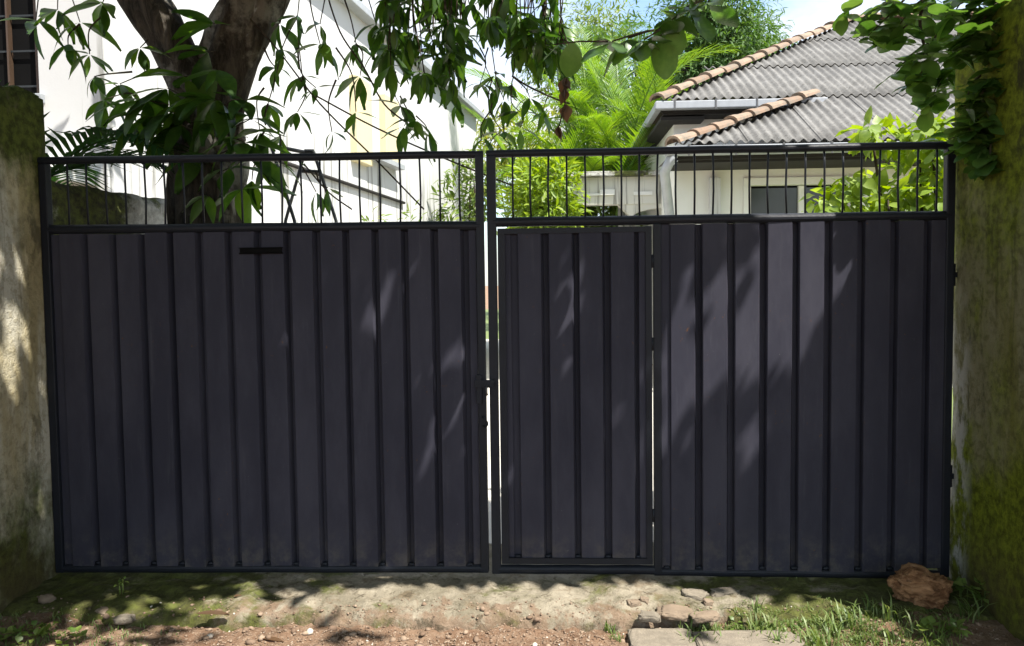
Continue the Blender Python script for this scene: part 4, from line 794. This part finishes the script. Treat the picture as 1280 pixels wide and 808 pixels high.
for k in range(1500):
    px = U(850, 1200); py = U(762, 815); 
    if py < 762+.10*abs(px-1010)*(1 if px < 1010 else .12) and random.random() < .8: continue
    if px > 1100 and random.random() < .45: continue
    q = gp(px, py); sp.append((q.x, q.y, U(.012, .036) if random.random() < .92 else U(.05, .11), random.choice((4, 6, 8)), .03))
blades(sp, 'grass', 'sunlit grass and clover growing in front of the right leaf')
sp = []
for k in range(230):
    px = U(-10, 185)*(1 if random.random() < .7 else 1.3); py = U(770, 815) + (0 if px < 120 else 12)
    q = gp(px, py); sp.append((q.x, q.y, U(.012, .04), random.choice((3, 5)), .03))
blades(sp, 'grass', 'short grass in the shade at the foot of the ochre pier')
def tuft(px, py, h, n, lab, spread=.015):
    q = gp(px, py); o = blades([(q.x, q.y, h, n, spread)], 'grass_tuft', lab); del o['kind']; return o
tuft(762, 790, .06, 26, 'grass tuft sprouting at the corner of the stepping slab', .025); tuft(770, 782, .05, 22, 'grass tuft wedged between stepping slab and apron', .03); tuft(820, 775, .035, 8, 'tiny grass tuft behind the stepping slab'); tuft(1188, 712, .14, 14, 'tall grass tuft behind the laterite block', .03); tuft(1215, 775, .12, 16, 'grass tuft at the foot of the mossy pier', .04); tuft(990, 722, .03, 10, 'grass tuft under the bottom pipe of the wicket leaf', .03)
# broad-leaved weeds
def weed(px, py, n, L_, lab, spread=.06, hgt=.05, mat='leaf_hedge'):
    q = gp(px, py); P = thing('weed', lab, 'weed', q); LL_ = []
    for k in range(n):
        c_ = q+Vector((U(-spread, spread), U(-spread, spread)*.7, 0)); c_.z = ground_z(c_.x, c_.y)+U(.3, 1)*hgt; LL_ += whorl(c_, 4, L_, (-10, 50)); MB().tube([(c_.x, c_.y, ground_z(c_.x, c_.y)-.01), c_], .0018, 5).build('stem', 'leaf_hedge', P, True)
    foliage(LL_, 'ovate', mat, P, 'leaves', 80)
weed(1220, 752, 9, .05, 'leafy weed growing at the foot of the mossy pier', .07, .07); weed(25, 800, 12, .04, 'broad-leaved weed in the grass by the ochre pier', .10, .04); weed(75, 800, 8, .03, 'small-leaved weed in the grass by the ochre pier', .08, .03); weed(150, 745, 4, .018, 'thin seedling standing in the moss', .02, .06)
weed(960, 790, 16, .022, 'clover patch in the sunlit grass', .2, .02); weed(1180, 795, 8, .04, 'leafy weed in the grass beside the mossy pier', .09, .05)
# fallen leaves
def fallen(px, py, L_, ang, lab, kind='lance', mat='leaf_dead'):
    q = gp(px, py, .010); d = Vector((math.cos(ang), math.sin(ang), .02)); s, d, n_ = frame(d, Vector((.1, -.15, 1))); key = (kind, mat)
    if key not in VAR: VAR[key] = [mesh('leaf', np.array(t[0]), np.array(t[1]), mat, True) for t in TPL[kind]]
    me = VAR[key][2].copy(); o = obj('fallen_leaf', me, None, Matrix(((s.x*L_, d.x*L_, n_.x*L_, q.x), (s.y*L_, d.y*L_, n_.y*L_, q.y), (s.z*L_, d.z*L_, n_.z*L_, q.z), (0, 0, 0, 1)))); tag(o, lab, 'leaf')
fallen(245, 770, .14, .1, 'dry brown leaf lying along the dirt below the mossy apron'); fallen(325, 800, .11, -.2, 'curled tan leaf lying low on the red dirt'); fallen(1005, 792, .07, .4, 'dry brown leaf caught in the sunlit grass', 'ovate'); fallen(1165, 770, .10, .1, 'dry leaf lying in front of the laterite block'); fallen(292, 748, .035, .3, 'tiny pale leaf chip on the mossy apron', 'ovate')
